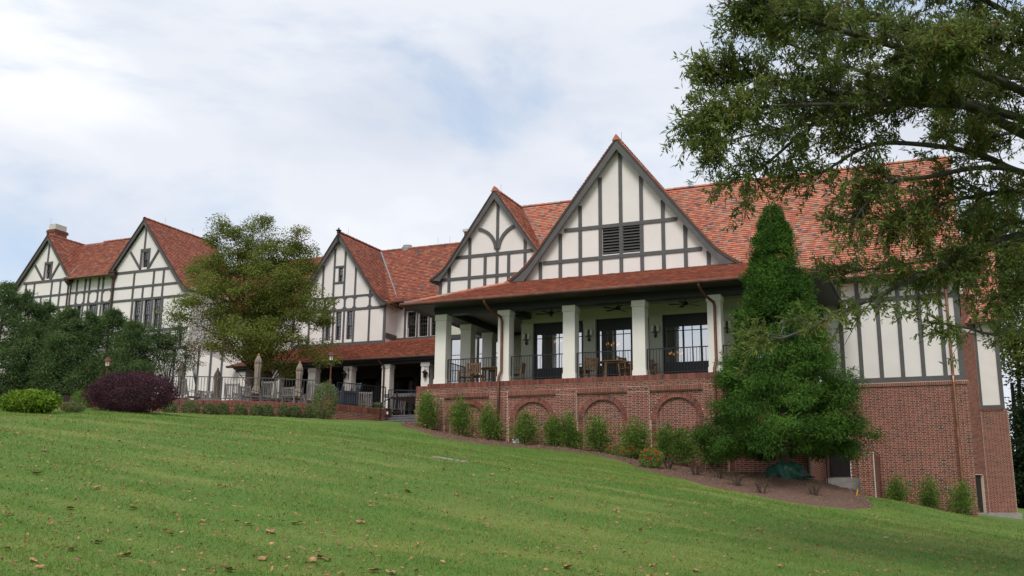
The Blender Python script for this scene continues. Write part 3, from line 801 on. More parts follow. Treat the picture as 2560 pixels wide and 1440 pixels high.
roof('roof', club, lambda s, h, z: Vector((-s, 49.94 - h, 15.2 + z)), [(0, 0), (3.07, 3.2)], 44.8, 50.5, pal=TILO, tiled=False)
ridge_caps(club, (-50.2, 46.87, 18.38), (-44.4, 46.87, 18.38), TILO)
MB().tube([(-49.9, 43.74, 15.15), (-45.95, 43.74, 15.15)], 0.06, 8).build('gutter', 'copper_old', club)
def rain_pipe(u, v, zt, zb, m='copper_old', box=0.26, r=0.05, off=0.12):
    p = MB(); p.tube([(u, v - off, zt), (u, v - off, zb)], r, 8)
    o = p.build('downspout', m, club)
    h = MB(); zz = zt - 0.25
    h.lathe((u, v - off, zz), [(r * 1.2, -0.22), (box * 0.45, -0.02), (box * 0.52, 0.0), (box * 0.52, 0.2), (box * 0.66, 0.22), (box * 0.66, 0.27)], 4, sq=True)
    h.build('rain_head', m, o); return o
rain_pipe(-49.9, V1, 15.3, 8.5, box=0.5); rain_pipe(-45.95, V2, 15.3, 8.5, box=0.5)
CA, CB_ = at(120, 575, 46.0).x, at(138, 575, 46.0).x
cy_ = MB(); cy_.box(CA, CB_, 46.0, 47.0, 17.0, 19.25); cy_.box(CA - 0.07, CB_ + 0.07, 45.93, 47.07, 19.25, 19.4, 1); cy_.box(CA - 0.03, CB_ + 0.03, 45.97, 47.03, 19.4, 19.46, 1)
chm = cy_.build('chimney', ['mortar', BRK[1]], club)
B = Bricks(chm, (0, 46.0, 0), (1, 0, 0), (0, -1, 0), 71); B.flemish(CA, CB_, 17.0, 19.25); B.finish()
B = Bricks(chm, (CB_, 0, 0), (0, 1, 0), (1, 0, 0), 72); B.flemish(46.0, 47.0, 17.0, 19.25); B.finish()
MB().box(CA + 0.04, CB_ - 0.04, 46.04, 46.96, 19.46, 19.85).build('chimney_cap', 'limestone', chm)
# ---- valley flashings
def flash(a, b, w=0.14):
    a, b = Vector(a), Vector(b); q = MB(); q.beam(a, b, w, 0.035); q.build('valley_flashing', 'lead', club)
flash((C4 + 0.05, 46.5, 17.28), (-16.3, 43.05, 12.95)); flash((C3 + 0.05, 50.4, 16.86), (-27.5, 46.95, 12.72)); flash((-50.4, 46.85, 18.25), (-49.85, 43.85, 15.32))
# ---- lightning rods
for p in ((C4 + 0.05, 43.6, 17.2), (-12.0, 39.2, 17.25), (C3, 46.8, 16.85), (C2, 45.5, 18.5), (C2, 48, 18.5), (-54.6, 46.2, 19.85), (-47, 46.9, 18.4), (-27, 50.4, 16.8), (-26.2, 50.4, 16.8)):
    MB().tube([p, (p[0], p[1], p[2] + 0.5)], 0.008, 5).build('lightning_rod', 'lead', club)
for uc, az, v in ((C4, 17.22, V4 - 0.34), (-12.0, 17.22, V5 - 0.4)):
    k = MB(); k.hexa([(uc - 0.17, v, az - 0.12), (uc + 0.17, v, az - 0.12), (uc + 0.17, v + 0.5, az - 0.12), (uc - 0.17, v + 0.5, az - 0.12), (uc - 0.02, v + 0.02, az + 0.14), (uc + 0.02, v + 0.02, az + 0.14), (uc + 0.02, v + 0.45, az + 0.14), (uc - 0.02, v + 0.45, az + 0.14)])
    k.build('ridge_end_tile', TIL[1], club)

# ---- right wing: main roof, timbered wall over brick
PM = [(0, 0), (0.45, 0.36), (1.0, 0.95), (5.25, 6.38)]
mr_ = roof('roof', club, lambda s, h, z: Vector((s, 41.25 + h, 10.92 + z)), PM, -19.8, 1.25, s0f=lambda h: -19.8 if h > 2.3 else -14.0, seed=12, singles=300,
     want=lambda p: -7.0 < p[0] < -1.0 and p[2] > 11.6, label='broad red tiled roof with scattered slate-grey tiles')
roof('roof', club, lambda s, h, z: Vector((-s, 51.75 - h, 10.92 + z)), PM, -1.25, 19.8, tiled=False)
ridge_caps(club, (-19.8, 46.5, 17.27), (1.25, 46.5, 17.27))
VM = 42.0
mw = MB().box(-4.4, 0.98, VM, 51.0, 6.5, 11.15).build('wall', 'stucco', club)
for u in (-3.53, -2.835, -2.075, -1.28, -0.515, 0.275): tv(mw, u, 6.7, 11.1, VM)
tv(mw, 0.875, 6.62, 11.1, VM, 0.21); tv(mw, -4.28, 6.62, 11.1, VM)
th(mw, 6.71, -4.35, 0.98, VM, 0.19); th(mw, 10.02, -4.35, 0.98, VM, 0.18); th(mw, 11.05, -4.35, 0.98, VM, 0.2)
gw = MB().prism([(41.6, 10.9), (51.4, 10.9), (46.5, 17.1)], 0, 0.1).build('gable_end', 'stucco', club)
gw.rotation_euler = (0, 0, math.pi / 2); gw.location = (1.05, 0, 0)
MB().tube([(-3.4, 41.17, 10.86), (1.3, 41.17, 10.86)], 0.075, 8).build('gutter', 'copper', club)
MB().box(-4.4, 1.2, 41.3, 42.02, 10.78, 10.86).build('soffit', 'frame_paint', club)
dsr = MB(); dsr.tube([(0.53, 41.82, 11.0), (0.53, 41.82, 6.75), (0.53, 41.72, 6.5), (0.53, 41.72, 1.5)], 0.055, 10)
dsr = dsr.build('downspout', 'copper_new', club)
hb = MB(); hb.lathe((0.53, 41.80, 10.5), [(0.07, -0.28), (0.27, 0.02), (0.29, 0.02), (0.29, 0.27), (0.35, 0.29), (0.35, 0.34)], 4, sq=True); hb.build('rain_head', 'copper', dsr)
VB = 41.93
bw = MB(); bw.box(-4.75, -4.45, VB, VM + 0.3, 0.6, 6.5); bw.box(-3.49, 1.0, VB, VM + 0.3, 0.6, 6.5); bw.box(-4.45, -3.49, VB, VM + 0.3, 4.95, 6.5); bw.box(-4.45, -3.49, VB + 0.01, VM + 0.3, 0.6, 2.8)
bw.box(0.7, 0.99, VM + 0.3, 51, 0.6, 6.5); bw.box(-4.4, 1.06, VB - 0.06, VM + 0.05, 6.44, 6.58)
bwall = bw.build('brick_wall', 'mortar', club)
B = Bricks(bwall, (0, VB, 0), (1, 0, 0), (0, -1, 0), 21)
B.flemish(-4.75, 1.0, 1.0, 6.43, keep=lambda x, z: not (-4.47 < x < -3.47 and z < 4.97), zref=0.02)
B.finish()
B = Bricks(bwall, (0, VB - 0.06, 0), (1, 0, 0), (0, -1, 0), 22); B.soldier(-4.4, 1.06, 6.44, 6.57); B.finish()
B = Bricks(bwall, (0.99, 0, 0), (0, 1, 0), (1, 0, 0), 23); B.flemish(VB, 50.9, 1.0, 6.43, zref=0.02); B.finish()
dr = MB().box(-4.43, -3.51, VB + 0.10, VB + 0.15, 2.82, 4.93).build('door', 'door_black', club)
h = MB(); h.box(-3.63, -3.57, VB + 0.06, VB + 0.10, 3.62, 3.92); h.box(-3.72, -3.56, VB + 0.03, VB + 0.06, 3.70, 3.73); h.build('door_handle', 'steel', dr)
MB().box(-4.4, -3.54, VB + 0.085, VB + 0.10, 2.83, 2.88).build('kick_plate', 'steel', dr)

# ---- rear block seen past the right end
rb = MB(); rb.box(2.05, 3.42, 61.5, 66, 0.5, 7.1); rwall = rb.build('brick_wall', 'mortar', club)
B = Bricks(rwall, (0, 61.5, 0), (1, 0, 0), (0, -1, 0), 31); B.flemish(2.05, 3.42, 1.0, 7.1); B.soldier(2.05, 3.46, 7.1, 7.23, -0.03); B.finish()
ru = MB().box(2.05, 3.3, 61.55, 66, 7.23, 12.5).build('wall', 'stucco', club)
th(ru, 7.33, 2.05, 3.3, 61.55, 0.2); tv(ru, 3.19, 7.23, 12.4, 61.55, 0.22); tv(ru, 2.12, 7.23, 12.4, 61.55, 0.14)
ad = Vector((2.05 - 0.05, 61.5 - 58.6, 0)); al = ad.length; ad.normalize(); an = Vector((ad.y, -ad.x, 0))
aw = MB(); o0 = Vector((0.05, 58.6, 0))
for s0, s1, z0, z1 in ((0, al - 1.25, 0.5, 16.0), (al - 1.25, al - 0.35, 3.55, 16.0), (al - 0.35, al, 0.5, 16.0)):
    aw.hexa([o0 + ad * s0 + Vector((0, 0, z0)), o0 + ad * s1 + Vector((0, 0, z0)), o0 + ad * s1 - an * 0.5 + Vector((0, 0, z0)), o0 + ad * s0 - an * 0.5 + Vector((0, 0, z0)),
             o0 + ad * s0 + Vector((0, 0, z1)), o0 + ad * s1 + Vector((0, 0, z1)), o0 + ad * s1 - an * 0.5 + Vector((0, 0, z1)), o0 + ad * s0 - an * 0.5 + Vector((0, 0, z1))])
awall = aw.build('brick_wall', 'mortar', club)
B = Bricks(awall, o0, ad, an, 32); B.flemish(0, al, 1.0, 15.9, keep=lambda x, z: not ((al - 1.28 < x < al - 0.32 and z < 3.56) or 11.55 < z < 11.85)); B.finish()
st = MB(); st.hexa([o0 + ad * a + an * b + Vector((0, 0, z)) for z in (11.56, 11.84) for a, b in ((-0.05, 0.05), (al + 0.02, 0.05), (al + 0.02, -0.2), (-0.05, -0.2))]); st.build('stone_band', 'limestone', awall)
st = MB()
for a0, a1, z0, z1, b in ((al - 2.3, al - 0.75, 13.75, 13.95, 0.06), (al - 2.3, al - 0.75, 15.3, 15.45, 0.05), (al - 0.95, al - 0.75, 13.95, 15.3, 0.05)):
    st.hexa([o0 + ad * a + an * b_ + Vector((0, 0, z)) for z in (z0, z1) for a, b_ in ((a0, b), (a1, b), (a1, -0.1), (a0, -0.1))])
st.build('stone_surround', 'limestone', awall)
dd = MB(); dd.hexa([o0 + ad * a - an * b + Vector((0, 0, z)) for z in (1.45, 3.54) for a, b in ((al - 1.25, 0.14), (al - 0.36, 0.14), (al - 0.36, 0.2), (al - 1.25, 0.2))]); dd.build('door', 'door_black', club)
roof('roof', club, lambda s, h, z: Vector((s, 60.9 + h, 12.1 + z)), [(0, 0), (5.4, 6.6)], 1.2, 3.7, seed=14, tw=0.24, ex=0.17)
slab = MB().hexa([(1.3, 59.3, 1.0), (3.5, 59.3, 1.0), (3.5, 61.5, 1.0), (1.9, 61.5, 1.0), (1.3, 59.3, 1.52), (3.5, 59.3, 1.52), (3.5, 61.5, 1.52), (1.9, 61.5, 1.52)]).build('concrete_slab', 'concrete')
tag(slab, 'pale concrete landing slab at the far right door', 'slab')

# ------------------------------------------------------------------ the raised porch
VP = 36.0
CU = [-19.1, -16.2, -13.35, -10.48, -7.55, -4.65]
AU = [-17.77, -14.885, -11.96, -9.035, -6.15]
PW, RO, RI, ZC = 1.03, 1.0, 0.79, 4.86
pw = MB()
edges = [-20.12]
for c in AU: edges += [c - PW, c + PW]
edges.append(-4.31)
for k in range(0, len(edges), 2):
    pw.box(edges[k], edges[k + 1], VP, VP + 0.4, 1.5, 5.92)
pw.box(-20.12, -4.31, VP + 0.001, VP + 0.4, 5.92, 6.3); pw.box(-19.55, -4.31, VP, VP + 0.4, 6.3, 6.5)
for c in AU:
    n = 48; xs = [-PW + 2 * PW * k / n for k in range(n + 1)]
    lo = lambda x: ZC + math.sqrt(max(0, 0.9 ** 2 - x * x)) if abs(x) < 0.9 else 1.5
    for x0, x1 in zip(xs, xs[1:]):
        pw.quad((c + x0, VP + 0.1, lo(x0)), (c + x1, VP + 0.1, lo(x1)), (c + x1, VP + 0.1, 5.92), (c + x0, VP + 0.1, 5.92))
    pw.quad((c - PW, VP + 0.2, 1.5), (c + PW, VP + 0.2, 1.5), (c + PW, VP + 0.2, 5.92), (c - PW, VP + 0.2, 5.92))
    for s in (-1, 1): pw.box(c + s * RO - (0 if s < 0 else RO - RI), c + s * RO + (RO - RI if s < 0 else 0), VP + 0.099, VP + 0.22, 1.5, ZC)
    for k in range(40):
        a0, a1 = math.pi * k / 40, math.pi * (k + 1) / 40
        p = lambda r_, a, y: (c + r_ * math.cos(a), VP + y, ZC + r_ * math.sin(a))
        pw.quad(p(RI, a1, 0.098), p(RI, a0, 0.098), p(RO, a0, 0.098), p(RO, a1, 0.098)); pw.quad(p(RI, a0, 0.098), p(RI, a1, 0.098), p(RI, a1, 0.2), p(RI, a0, 0.2))
pw.box(-4.7, -4.31, VP + 0.4, 42.0, 1.5, 6.5); pw.box(-19.55, -19.2, VP + 0.4, 43, 4, 6.5)
pwall = pw.build('brick_wall', 'mortar', club)
pwall['label'] = 'red brick porch base with blind arches'
B = Bricks(pwall, (0, VP, 0), (1, 0, 0), (0, -1, 0), 41)
for k in range(0, len(edges), 2): B.flemish(edges[k], edges[k + 1], 2.2, 5.90, sref=edges[k])
B.flemish(-19.55, -4.31, 6.105, 6.31); B.flemish(-20.12, -19.57, 5.9, 6.22)
for k in range(1, len(edges) - 1, 2):
    B.soldier(edges[k], edges[k + 1], 5.91, 6.10, -0.004)
for k in range(0, len(edges), 2): B.flemish(edges[k], edges[k + 1], 5.90, 6.10, sref=edges[k])
B.soldier(-20.12, -19.57, 6.22, 6.44, -0.01); B.soldier(-19.58, -4.28, 6.31, 6.52, -0.022)
rngp = random.Random(5)
for c in AU:
    B.flemish(c - PW, c + PW, 2.2, 5.9, 0.1, keep=lambda x, z: math.hypot(x - c, z - ZC) > RO - 0.07 and z > ZC - 0.05)
    B.flemish(c - RI - 0.04, c + RI + 0.04, 2.2, 5.72, 0.2, keep=lambda x, z: z < ZC or math.hypot(x - c, z - ZC) < RI + 0.05)
    zz = ZC - 0.0677
    while zz > 2.2:
        for s in (-1, 1): B.brick(c + s * (RO + RI) / 2 - 0.1, c + s * (RO + RI) / 2 + 0.1, zz + 0.005, zz + 0.062, 0.096)
        zz -= 0.0677
B.finish(300, want=lambda it: it[2] > 4.75 and it[0] > -13.9 and it[1] < -7.3)
vs = MB(); vm = []
for c in AU:
    n = 42
    for k in range(n):
        a0 = math.pi * (k + 0.09) / n; a1 = math.pi * (k + 0.91) / n; m = pick(rngp, BRK)
        P = [(c + r_ * math.cos(a), y, ZC + r_ * math.sin(a)) for y in (VP + 0.086, VP + 0.2) for r_, a in ((RI + 0.003, a1), (RI + 0.003, a0), (RO - 0.004, a0), (RO - 0.004, a1))]
        i = len(vs.v); vs.v += P
        for f in ((0, 1, 2, 3), (1, 0, 4, 5), (2, 1, 5, 6), (3, 2, 6, 7), (0, 3, 7, 4)): vs.f.append(tuple(i + j for j in f)); vs.m.append(m)
stuff(vs.build('arch_bricks', BRK, pwall))
fb = Bricks(pwall, (-4.31, 0, 0), (0, 1, 0), (1, 0, 0), 43); fb.flemish(VP, 42, 2.0, 6.4); fb.finish()
fl = MB(); fl.box(-19.5, -4.4, VP + 0.2, 43.0, 6.4, 6.53); fl.box(-23.0, -19.5, 38.2, 43.0, 6.3, 6.45); fl.build('porch_floor', 'slate', club)
def column(u, v, z0, z1, w=0.5, cap=0.24, m='column_paint'):
    o = MB().box(u - w / 2, u + w / 2, v - w / 2, v + w / 2, z0 + 0.001, z1).build('column', m, club)
    c = MB(); e = 0.025; c.box(u - w / 2 - e, u + w / 2 + e, v - w / 2 - e, v + w / 2 + e, z1 - cap, z1 - 0.001); c.box(u - w / 2 - e - .012, u + w / 2 + e + .012, v - w / 2 - e - .012, v + w / 2 + e + .012, z1 - cap, z1 - cap + 0.035)
    c.build('capital', m, o)
    b = MB().box(u - w / 2 - e, u + w / 2 + e, v - w / 2 - e, v + w / 2 + e, z0, z0 + 0.2).build('base', m, o)
    return o
for u in CU: column(u, 36.38, 6.53, 9.46)
for v in (38.75, 41.0): column(CU[0], v, 6.53, 9.46)
# beams, soffit, ceiling
bm = MB(); bm.box(-19.42, -4.33, 36.16, 36.60, 9.46, 9.74); bm.box(-19.40, -18.80, 36.6, 43, 9.461, 9.741); bm.box(-19.44, -4.31, 36.12, 36.16, 9.60, 9.75); bm.box(-16.5, -16.0, 36.6, 38.6, 9.5, 9.742)
bm.build('beam', 'dark_paint', club)
so = MB(); so.box(-20.25, -3.4, 35.2, 36.14, 9.745, 9.77); so.box(-20.25, -19.38, 36.14, 43, 9.745, 9.77); so.box(-4.35, -3.4, 36.14, 41.3, 9.745, 9.77); so.build('soffit', 'frame_paint', club)
MB().box(-19.3, -4.3, 36.3, 43.0, 9.80, 9.86).build('porch_ceiling', 'ceiling_boards', club)
hx = lambda h: -20.35 + h
roof('roof', club, lambda s, h, z: Vector((s, 35.1 + h, 9.80 + z)), [(0, 0), (3.66, 1.46)], -20.35, -3.3, s0f=lambda h: -20.35 + h, s1f=lambda h: -3.3 - h, pal=TILO, seed=15, ex=0.13, label='low hipped red tile roof over the porch')
roof('roof', club, lambda s, h, z: Vector((-20.35 + h, -s, 9.80 + z)), [(0, 0), (3.66, 1.46)], -43.2, -35.1, s1f=lambda h: -35.1 - h, pal=TILO, tiled=False)
roof('roof', club, lambda s, h, z: Vector((-3.3 - h, s, 9.80 + z)), [(0, 0), (3.66, 1.46)], 35.1, 42.2, s0f=lambda h: 35.1 + h, pal=TILO, tiled=False)
ridge_caps(club, (-20.35, 35.1, 9.81), (-16.75, 38.7, 11.25), TIL); ridge_caps(club, (-3.3, 35.1, 9.81), (-6.9, 38.7, 11.25), TIL)
gt = MB(); gt.tube([(-20.44, 35.0, 9.77), (-3.25, 35.0, 9.77)], 0.075, 10); gt.build('gutter', 'copper', club)
gt = MB(); gt.tube([(-20.44, 35.0, 9.769), (-20.44, 43.0, 9.769)], 0.07, 10); gt.build('gutter', 'copper', club)
def porch_pipe(u):
    d = MB(); d.tube([(u - 0.35, 35.02, 9.74), (u - 0.35, 35.08, 9.6), (u - 0.25, 35.45, 9.35), (u - 0.02, 36.0, 9.15), (u, 36.05, 9.0), (u, 36.05, 6.95), (u - 0.03, 35.98, 6.8), (u - 0.05, 35.9, 6.65), (u - 0.05, 35.9, 3.0)], 0.055, 10)
    d.build('downspout', 'copper', club, True)
porch_pipe(-16.24); porch_pipe(-7.5)
# back wall of the porch: pilasters, doors, sconces
VA = 38.62
wa = MB(); wa.box(-16.45, -4.4, VA + 0.06, VA + 0.3, 9.33, 9.82); 
wa.box(-4.95, -4.4, VA + 0.05, VA + 0.3, 6.5, 9.4)
wa.build('porch_wall', 'porch_stucco_shaded', club)
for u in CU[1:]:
    p = MB().box(u - 0.27, u + 0.27, VA, VA + 0.3, 6.53, 9.34).build('pilaster', 'porch_stucco_shaded', club)
    MB().box(u - 0.285, u + 0.285, VA - 0.015, VA + 0.1, 9.18, 9.345).build('capital', 'porch_stucco_shaded', p)
for u0, u1 in zip(CU[1:], CU[2:]):
    a, b = u0 + 0.27, u1 - 0.27
    f = MB(); v = VA + 0.16
    f.box(a, b, v, v + 0.08, 8.86, 9.33); f.box(a, b, v, v + 0.08, 6.53, 7.32)
    f.box(a, a + 0.1, v, v + 0.08, 7.32, 8.86); f.box(b - 0.1, b, v, v + 0.08, 7.32, 8.86)
    n = 3; w = (b - a - 0.2) / n
    o = f.build('french_door', 'dark_paint', club); fm = MB()
    for k in range(n):
        p = MB(); pane_grid(fm, p, a + 0.1 + k * w, a + 0.1 + (k + 1) * w, 7.32, 8.86, v + 0.03, 2, 1, 0.03)
        fm.box(a + 0.13 + k * w, a + 0.07 + (k + 1) * w, v + 0.012, v + 0.04, 8.64, 8.67)
        fm.box(a + 0.18 + k * w, a + 0.02 + (k + 1) * w, v - 0.012, v + 0.001, 6.7, 7.18)
        p.build('pane', 'glass_porch', o)
    fm.build('glazing_bars', 'dark_paint', o)
VBk = 43.02
wb = MB(); wb.box(-23.0, -16.4, VBk + 0.02, VBk + 0.25, 9.86, 10.9); wb.box(-23.0, -22.2, VBk + 0.02, VBk + 0.25, 5.5, 9.86); wb.box(-19.0, -16.4, VBk + 0.02, VBk + 0.25, 6.4, 9.86); wb.box(-21.0, -20.7, VBk + 0.02, VBk + 0.25, 6.4, 9.7)
wb.build('porch_wall', 'porch_stucco_shaded', club)
MB().box(-22.6, -16.5, VBk - 0.05, VBk + 0.02, 9.66, 9.88).build('lintel', 'frame_paint', club)
for a, b in ((-22.15, -21.05), (-20.65, -19.5)):
    f = MB(); o_f = MB(); f.box(a - 0.06, a, VBk - 0.03, VBk + 0.1, 6.45, 9.7); f.box(b, b + 0.06, VBk - 0.03, VBk + 0.1, 6.45, 9.7)
    p = MB(); pane_grid(f, p, a, b, 6.5, 9.66, VBk + 0.05, 2, 4, 0.03)
    o = f.build('window', 'frame_paint', club); p.build('pane', 'glass_porch', o)
rm = MB(); rm.box(-16.4, -4.5, VA + 0.35, 41.8, 6.4, 9.8, skip='f'); rm.box(-22.9, -16.45, VBk + 0.3, 45, 6.4, 9.8, skip='f'); rm.box(-36, -23, 48.0, 52, 5.4, 9.8, skip='f'); rm.build('dark_room', 'interior', club)
# railings
def railing(parent, a, b, z, h=1.0, m='iron', posts=True, pitch=0.115, zb=None):
    a, b = Vector((a[0], a[1], 0)), Vector((b[0], b[1], 0)); L = (b - a).length; t = (b - a) / L
    zb = z if zb is None else zb
    zf = lambda s: z + (zb - z) * s / L
    o = MB(); o.beam(a + Vector((0, 0, z + h)), b + Vector((0, 0, zb + h)), 0.045, 0.035); o.beam(a + Vector((0, 0, z + 0.09)), b + Vector((0, 0, zb + 0.09)), 0.03, 0.025)
    r_ = o.build('railing', m, parent); n = max(2, int(L / pitch))
    me = MB().box(-0.008, 0.008, -0.008, 0.008, 0.1, h - 0.01).mesh('baluster', m)
    mp = MB().box(-0.018, 0.018, -0.018, 0.018, 0.0, h).mesh('post', m)
    for k in range(1, n):
        q = link('baluster', me, r_); p = a + t * (L * k / n); q.location = (p.x, p.y, zf(L * k / n))
    if posts:
        for k in range(int(L / 1.5) + 1):
            s = L * k / max(1, int(L / 1.5)); q = link('post', mp, r_); p = a + t * s; q.location = (p.x, p.y, zf(s))
    return r_
for u0, u1 in zip(CU, CU[1:]): railing(club, (u0 + 0.27, 36.35), (u1 - 0.27, 36.35), 6.55)
railing(club, (-19.1, 36.7), (-19.1, 38.45), 6.53)
# ---- veranda on the left
VV = 44.0
VU = [-35.55, -33.22, -30.89, -28.62, -26.29, -23.97]
for u in VU: column(u, VV, 5.5, 8.69, 0.46, 0.18)
b = MB(); b.box(-36.0, -22.6, VV - 0.25, VV + 0.25, 8.69, 8.93); b.box(-36.0, -22.7, VV - 0.45, VV - 0.2, 8.82, 8.94); b.build('beam', 'dark_paint', club)
MB().box(-36.2, -22.6, 43.55, 47.2, 8.93, 8.97).build('soffit', 'dark_paint', club)
roof('roof', club, lambda s, h, z: Vector((s, 43.5 + h, 9.0 + z)), [(0, 0), (2.5, 1.22), (3.8, 1.6)], -36.4, -22.8, s0f=lambda h: -36.4 + h, pal=TILO, seed=16, ex=0.12, tw=0.17, label='low red tile roof over the veranda')
MB().tube([(-36.4, 43.42, 8.97), (-22.7, 43.42, 8.97)], 0.06, 8).build('gutter', 'copper_old', club)
d = MB(); d.tube([(-26.6, 43.45, 8.9), (-26.45, 43.55, 8.72), (-26.36, 43.68, 8.6), (-26.36, 43.68, 5.55)], 0.045, 8); d.build('downspout', 'copper_old', club)
VW = 47.0
for u0, u1 in zip(VU, VU[1:] + [-21.7]):
    a, b_ = u0 + 0.05, u1 - 0.05; f = MB(); n = 2; w = (b_ - a - 0.12) / n
    f.box(a - 0.05, a + 0.06, VW, VW + 0.1, 5.5, 8.93); f.box(b_ - 0.06, b_ + 0.05, VW, VW + 0.1, 5.5, 8.93); f.box(a, b_, VW, VW + 0.1, 8.5, 8.93); f.box(a, b_, VW, VW + 0.1, 5.5, 6.15)
    o = None; fs = []
    for k in range(n):
        p = MB(); pane_grid(f, p, a + 0.06 + k * w, a + 0.06 + (k + 1) * w, 6.15, 8.5, VW + 0.05, 1, 1); fs.append(p)
    o = f.build('window', 'dark_paint', club)
    for p in fs: p.build('pane', 'glass_plain', o)
MB().box(-36.4, -36.0, VV, 47.5, 5.0, 9.3).build('side_wall', 'stucco', club)

# ------------------------------------------------------------------ patio, its wall, steps
def atz(px, py, z):
    d = ray(px, py); return Vector(EYEP + d * ((z - EYE) / d[2]))
ZPT = 5.5
poly = [(-37, 34.5), (-36, 30.9), (-28.6, 31.45), (-25.7, 33.05), (-23.75, 34.75), (-23.15, 36.05), (-22.6, 37.5), (-22.5, 38.3), (-20.2, 38.3), (-20.2, 44.5), (-22.0, 47.0), (-36.5, 47.0), (-37, 40)]
pm = MB(); n = len(poly)
for t in tessellate_polygon([[Vector((p[0], p[1], 0)) for p in poly]]):
    pm.tri(*[(poly[i][0], poly[i][1], ZPT) for i in t])
for k in range(n):
    a, b = poly[k], poly[(k + 1) % n]; pm.quad((*a, ZPT), (*b, ZPT), (*b, 4.5), (*a, 4.5))
pt = pm.build('patio', 'paving'); pt['kind'] = 'structure'
rwall = thing('retaining_wall', (-26, 33, 5.0), 'low curving red brick patio wall behind the clipped shrubs', 'wall')
RWP = [(-36, 30.6), (-28.7, 31.2), (-25.75, 32.85), (-23.6, 34.6), (-23.0, 36.0), (-22.45, 37.5)]
for k, (a, b) in enumerate(zip(RWP, RWP[1:])):
    d_ = Vector((b[0] - a[0], b[1] - a[1], 0)); L = d_.length; d_.normalize(); no = Vector((d_.y, -d_.x, 0)); o0 = Vector((*a, 0))
    m = MB(); m.hexa([o0 + d_ * s - no * w + Vector((0, 0, z)) for z in (4.3, 5.66) for s, w in ((-0.0, 0), (L, 0), (L, 0.3), (0, 0.3))])
    ws = m.build('wall_face', 'mortar', rwall)
    B = Bricks(ws, o0, d_, no, 50 + k); B.flemish(0, L, 4.5, 5.45); B.soldier(-0.01, L + 0.01, 5.45, 5.665, -0.015)
    B.finish(90 if k >= 2 else 0, want=lambda it: it[2] > 5.02)
    cpm = MB(); cpm.hexa([o0 + d_ * s - no * w + Vector((0, 0, z)) for z in (5.661, 5.69) for s, w in ((-0.02, -0.02), (L + 0.02, -0.02), (L + 0.02, 0.32), (-0.02, 0.32))]); cpm.build('coping', BRK[2], rwall)
pier = MB().box(-23.95, -23.5, 34.75, 35.2, 4.6, 6.0).build('pier', BRK[0], rwall)
stp = thing('stone_steps', (-21.3, 37.0, 4.9), 'dark slate steps climbing to the patio beside the porch', 'steps')
for k in range(4):
    MB().box(-22.3, -20.14, 36.75 + k * 0.34, 38.4, 4.6, 4.98 + k * 0.14).build('riser', 'slate', stp)
    MB().box(-22.3, -20.13, 36.72 + k * 0.34, 37.12 + k * 0.34, 4.98 + k * 0.14, 5.02 + k * 0.14).build('tread', 'slate', stp)
f1 = thing('patio_fence', (-28, 32, 5.6), 'long grey metal baluster fence along the patio edge', 'fence', 'patio fences')
for a, b in (((-30.6, 31.3), (-28.6, 31.4)), ((-28.6, 31.4), (-25.7, 33.0)), ((-25.7, 33.0), (-23.95, 34.45))): railing(f1, a, b, 5.68, 0.98, 'rail_grey')
f2 = thing('patio_fence', (-22.9, 36.2, 5.6), 'short dark metal fence running from the planter to the steps', 'fence', 'patio fences')
railing(f2, (-23.5, 35.2), (-22.5, 37.5), 5.68, 0.98, 'iron'); railing(f2, (-22.4, 37.6), (-20.4, 38.6), 5.6, 0.95, 'iron')
hr = thing('stair_handrail', (-22.3, 37, 4.95), 'sloping metal handrail on the left of the slate steps', 'handrail')
q = MB(); q.beam((-22.25, 36.7, 5.85), (-22.25, 38.1, 6.45), 0.045, 0.04); q.beam((-22.25, 36.7, 5.85), (-22.45, 36.7, 5.85), 0.04, 0.04); q.build('rail', 'rail_grey', hr)
for y, z0, z1 in ((36.72, 4.9, 5.85), (37.45, 5.1, 6.17), (38.1, 5.4, 6.45)): MB().box(-22.27, -22.23, y - 0.02, y + 0.02, z0, z1).build('post', 'iron', hr)

# planter
pl = thing('planter_box', (0, 0, 0), 'blue-grey square wooden planter box with pointed corner posts', 'planter')
m = MB()
for k in range(4):
    an = k * math.pi / 2
    for j in range(6):
        x = -0.24 + j * 0.096; c, s = math.cos(an), math.sin(an)
        P = [(x, -0.27), (x + 0.085, -0.27), (x + 0.085, -0.25), (x, -0.25)]
        pb = MB(); pb.hexa([(c * a - s * b, s * a + c * b, z) for z in (0.08, 0.58) for a, b in P]); pb.build('board', 'planter_paint', pl)
for x in (-0.29, 0.29):
    for y in (-0.29, 0.29):
        m = MB(); m.box(x - 0.045, x + 0.045, y - 0.045, y + 0.045, 0, 0.68); m.lathe((x, y, 0.68), [(0.064, 0), (0.05, 0.03), (0.06, 0.06), (0.0, 0.17)], 4, sq=True); m.build('corner_post', 'planter_paint', pl)
m = MB(); m.box(-0.25, 0.25, -0.25, 0.25, 0.05, 0.56)
for y in (-0.29, 0.29): m.box(-0.245, 0.245, y - 0.03, y + 0.03, 0.585, 0.64)
for x in (-0.29, 0.29): m.box(x - 0.03, x + 0.03, -0.245, 0.245, 0.585, 0.64)
m.build('box', 'planter_paint', pl)
pl.location = (-23.62, 36.15, 5.50); pl.rotation_euler = (0, 0, 0.95); pl.scale = (1.15, 1.15, 1.35)

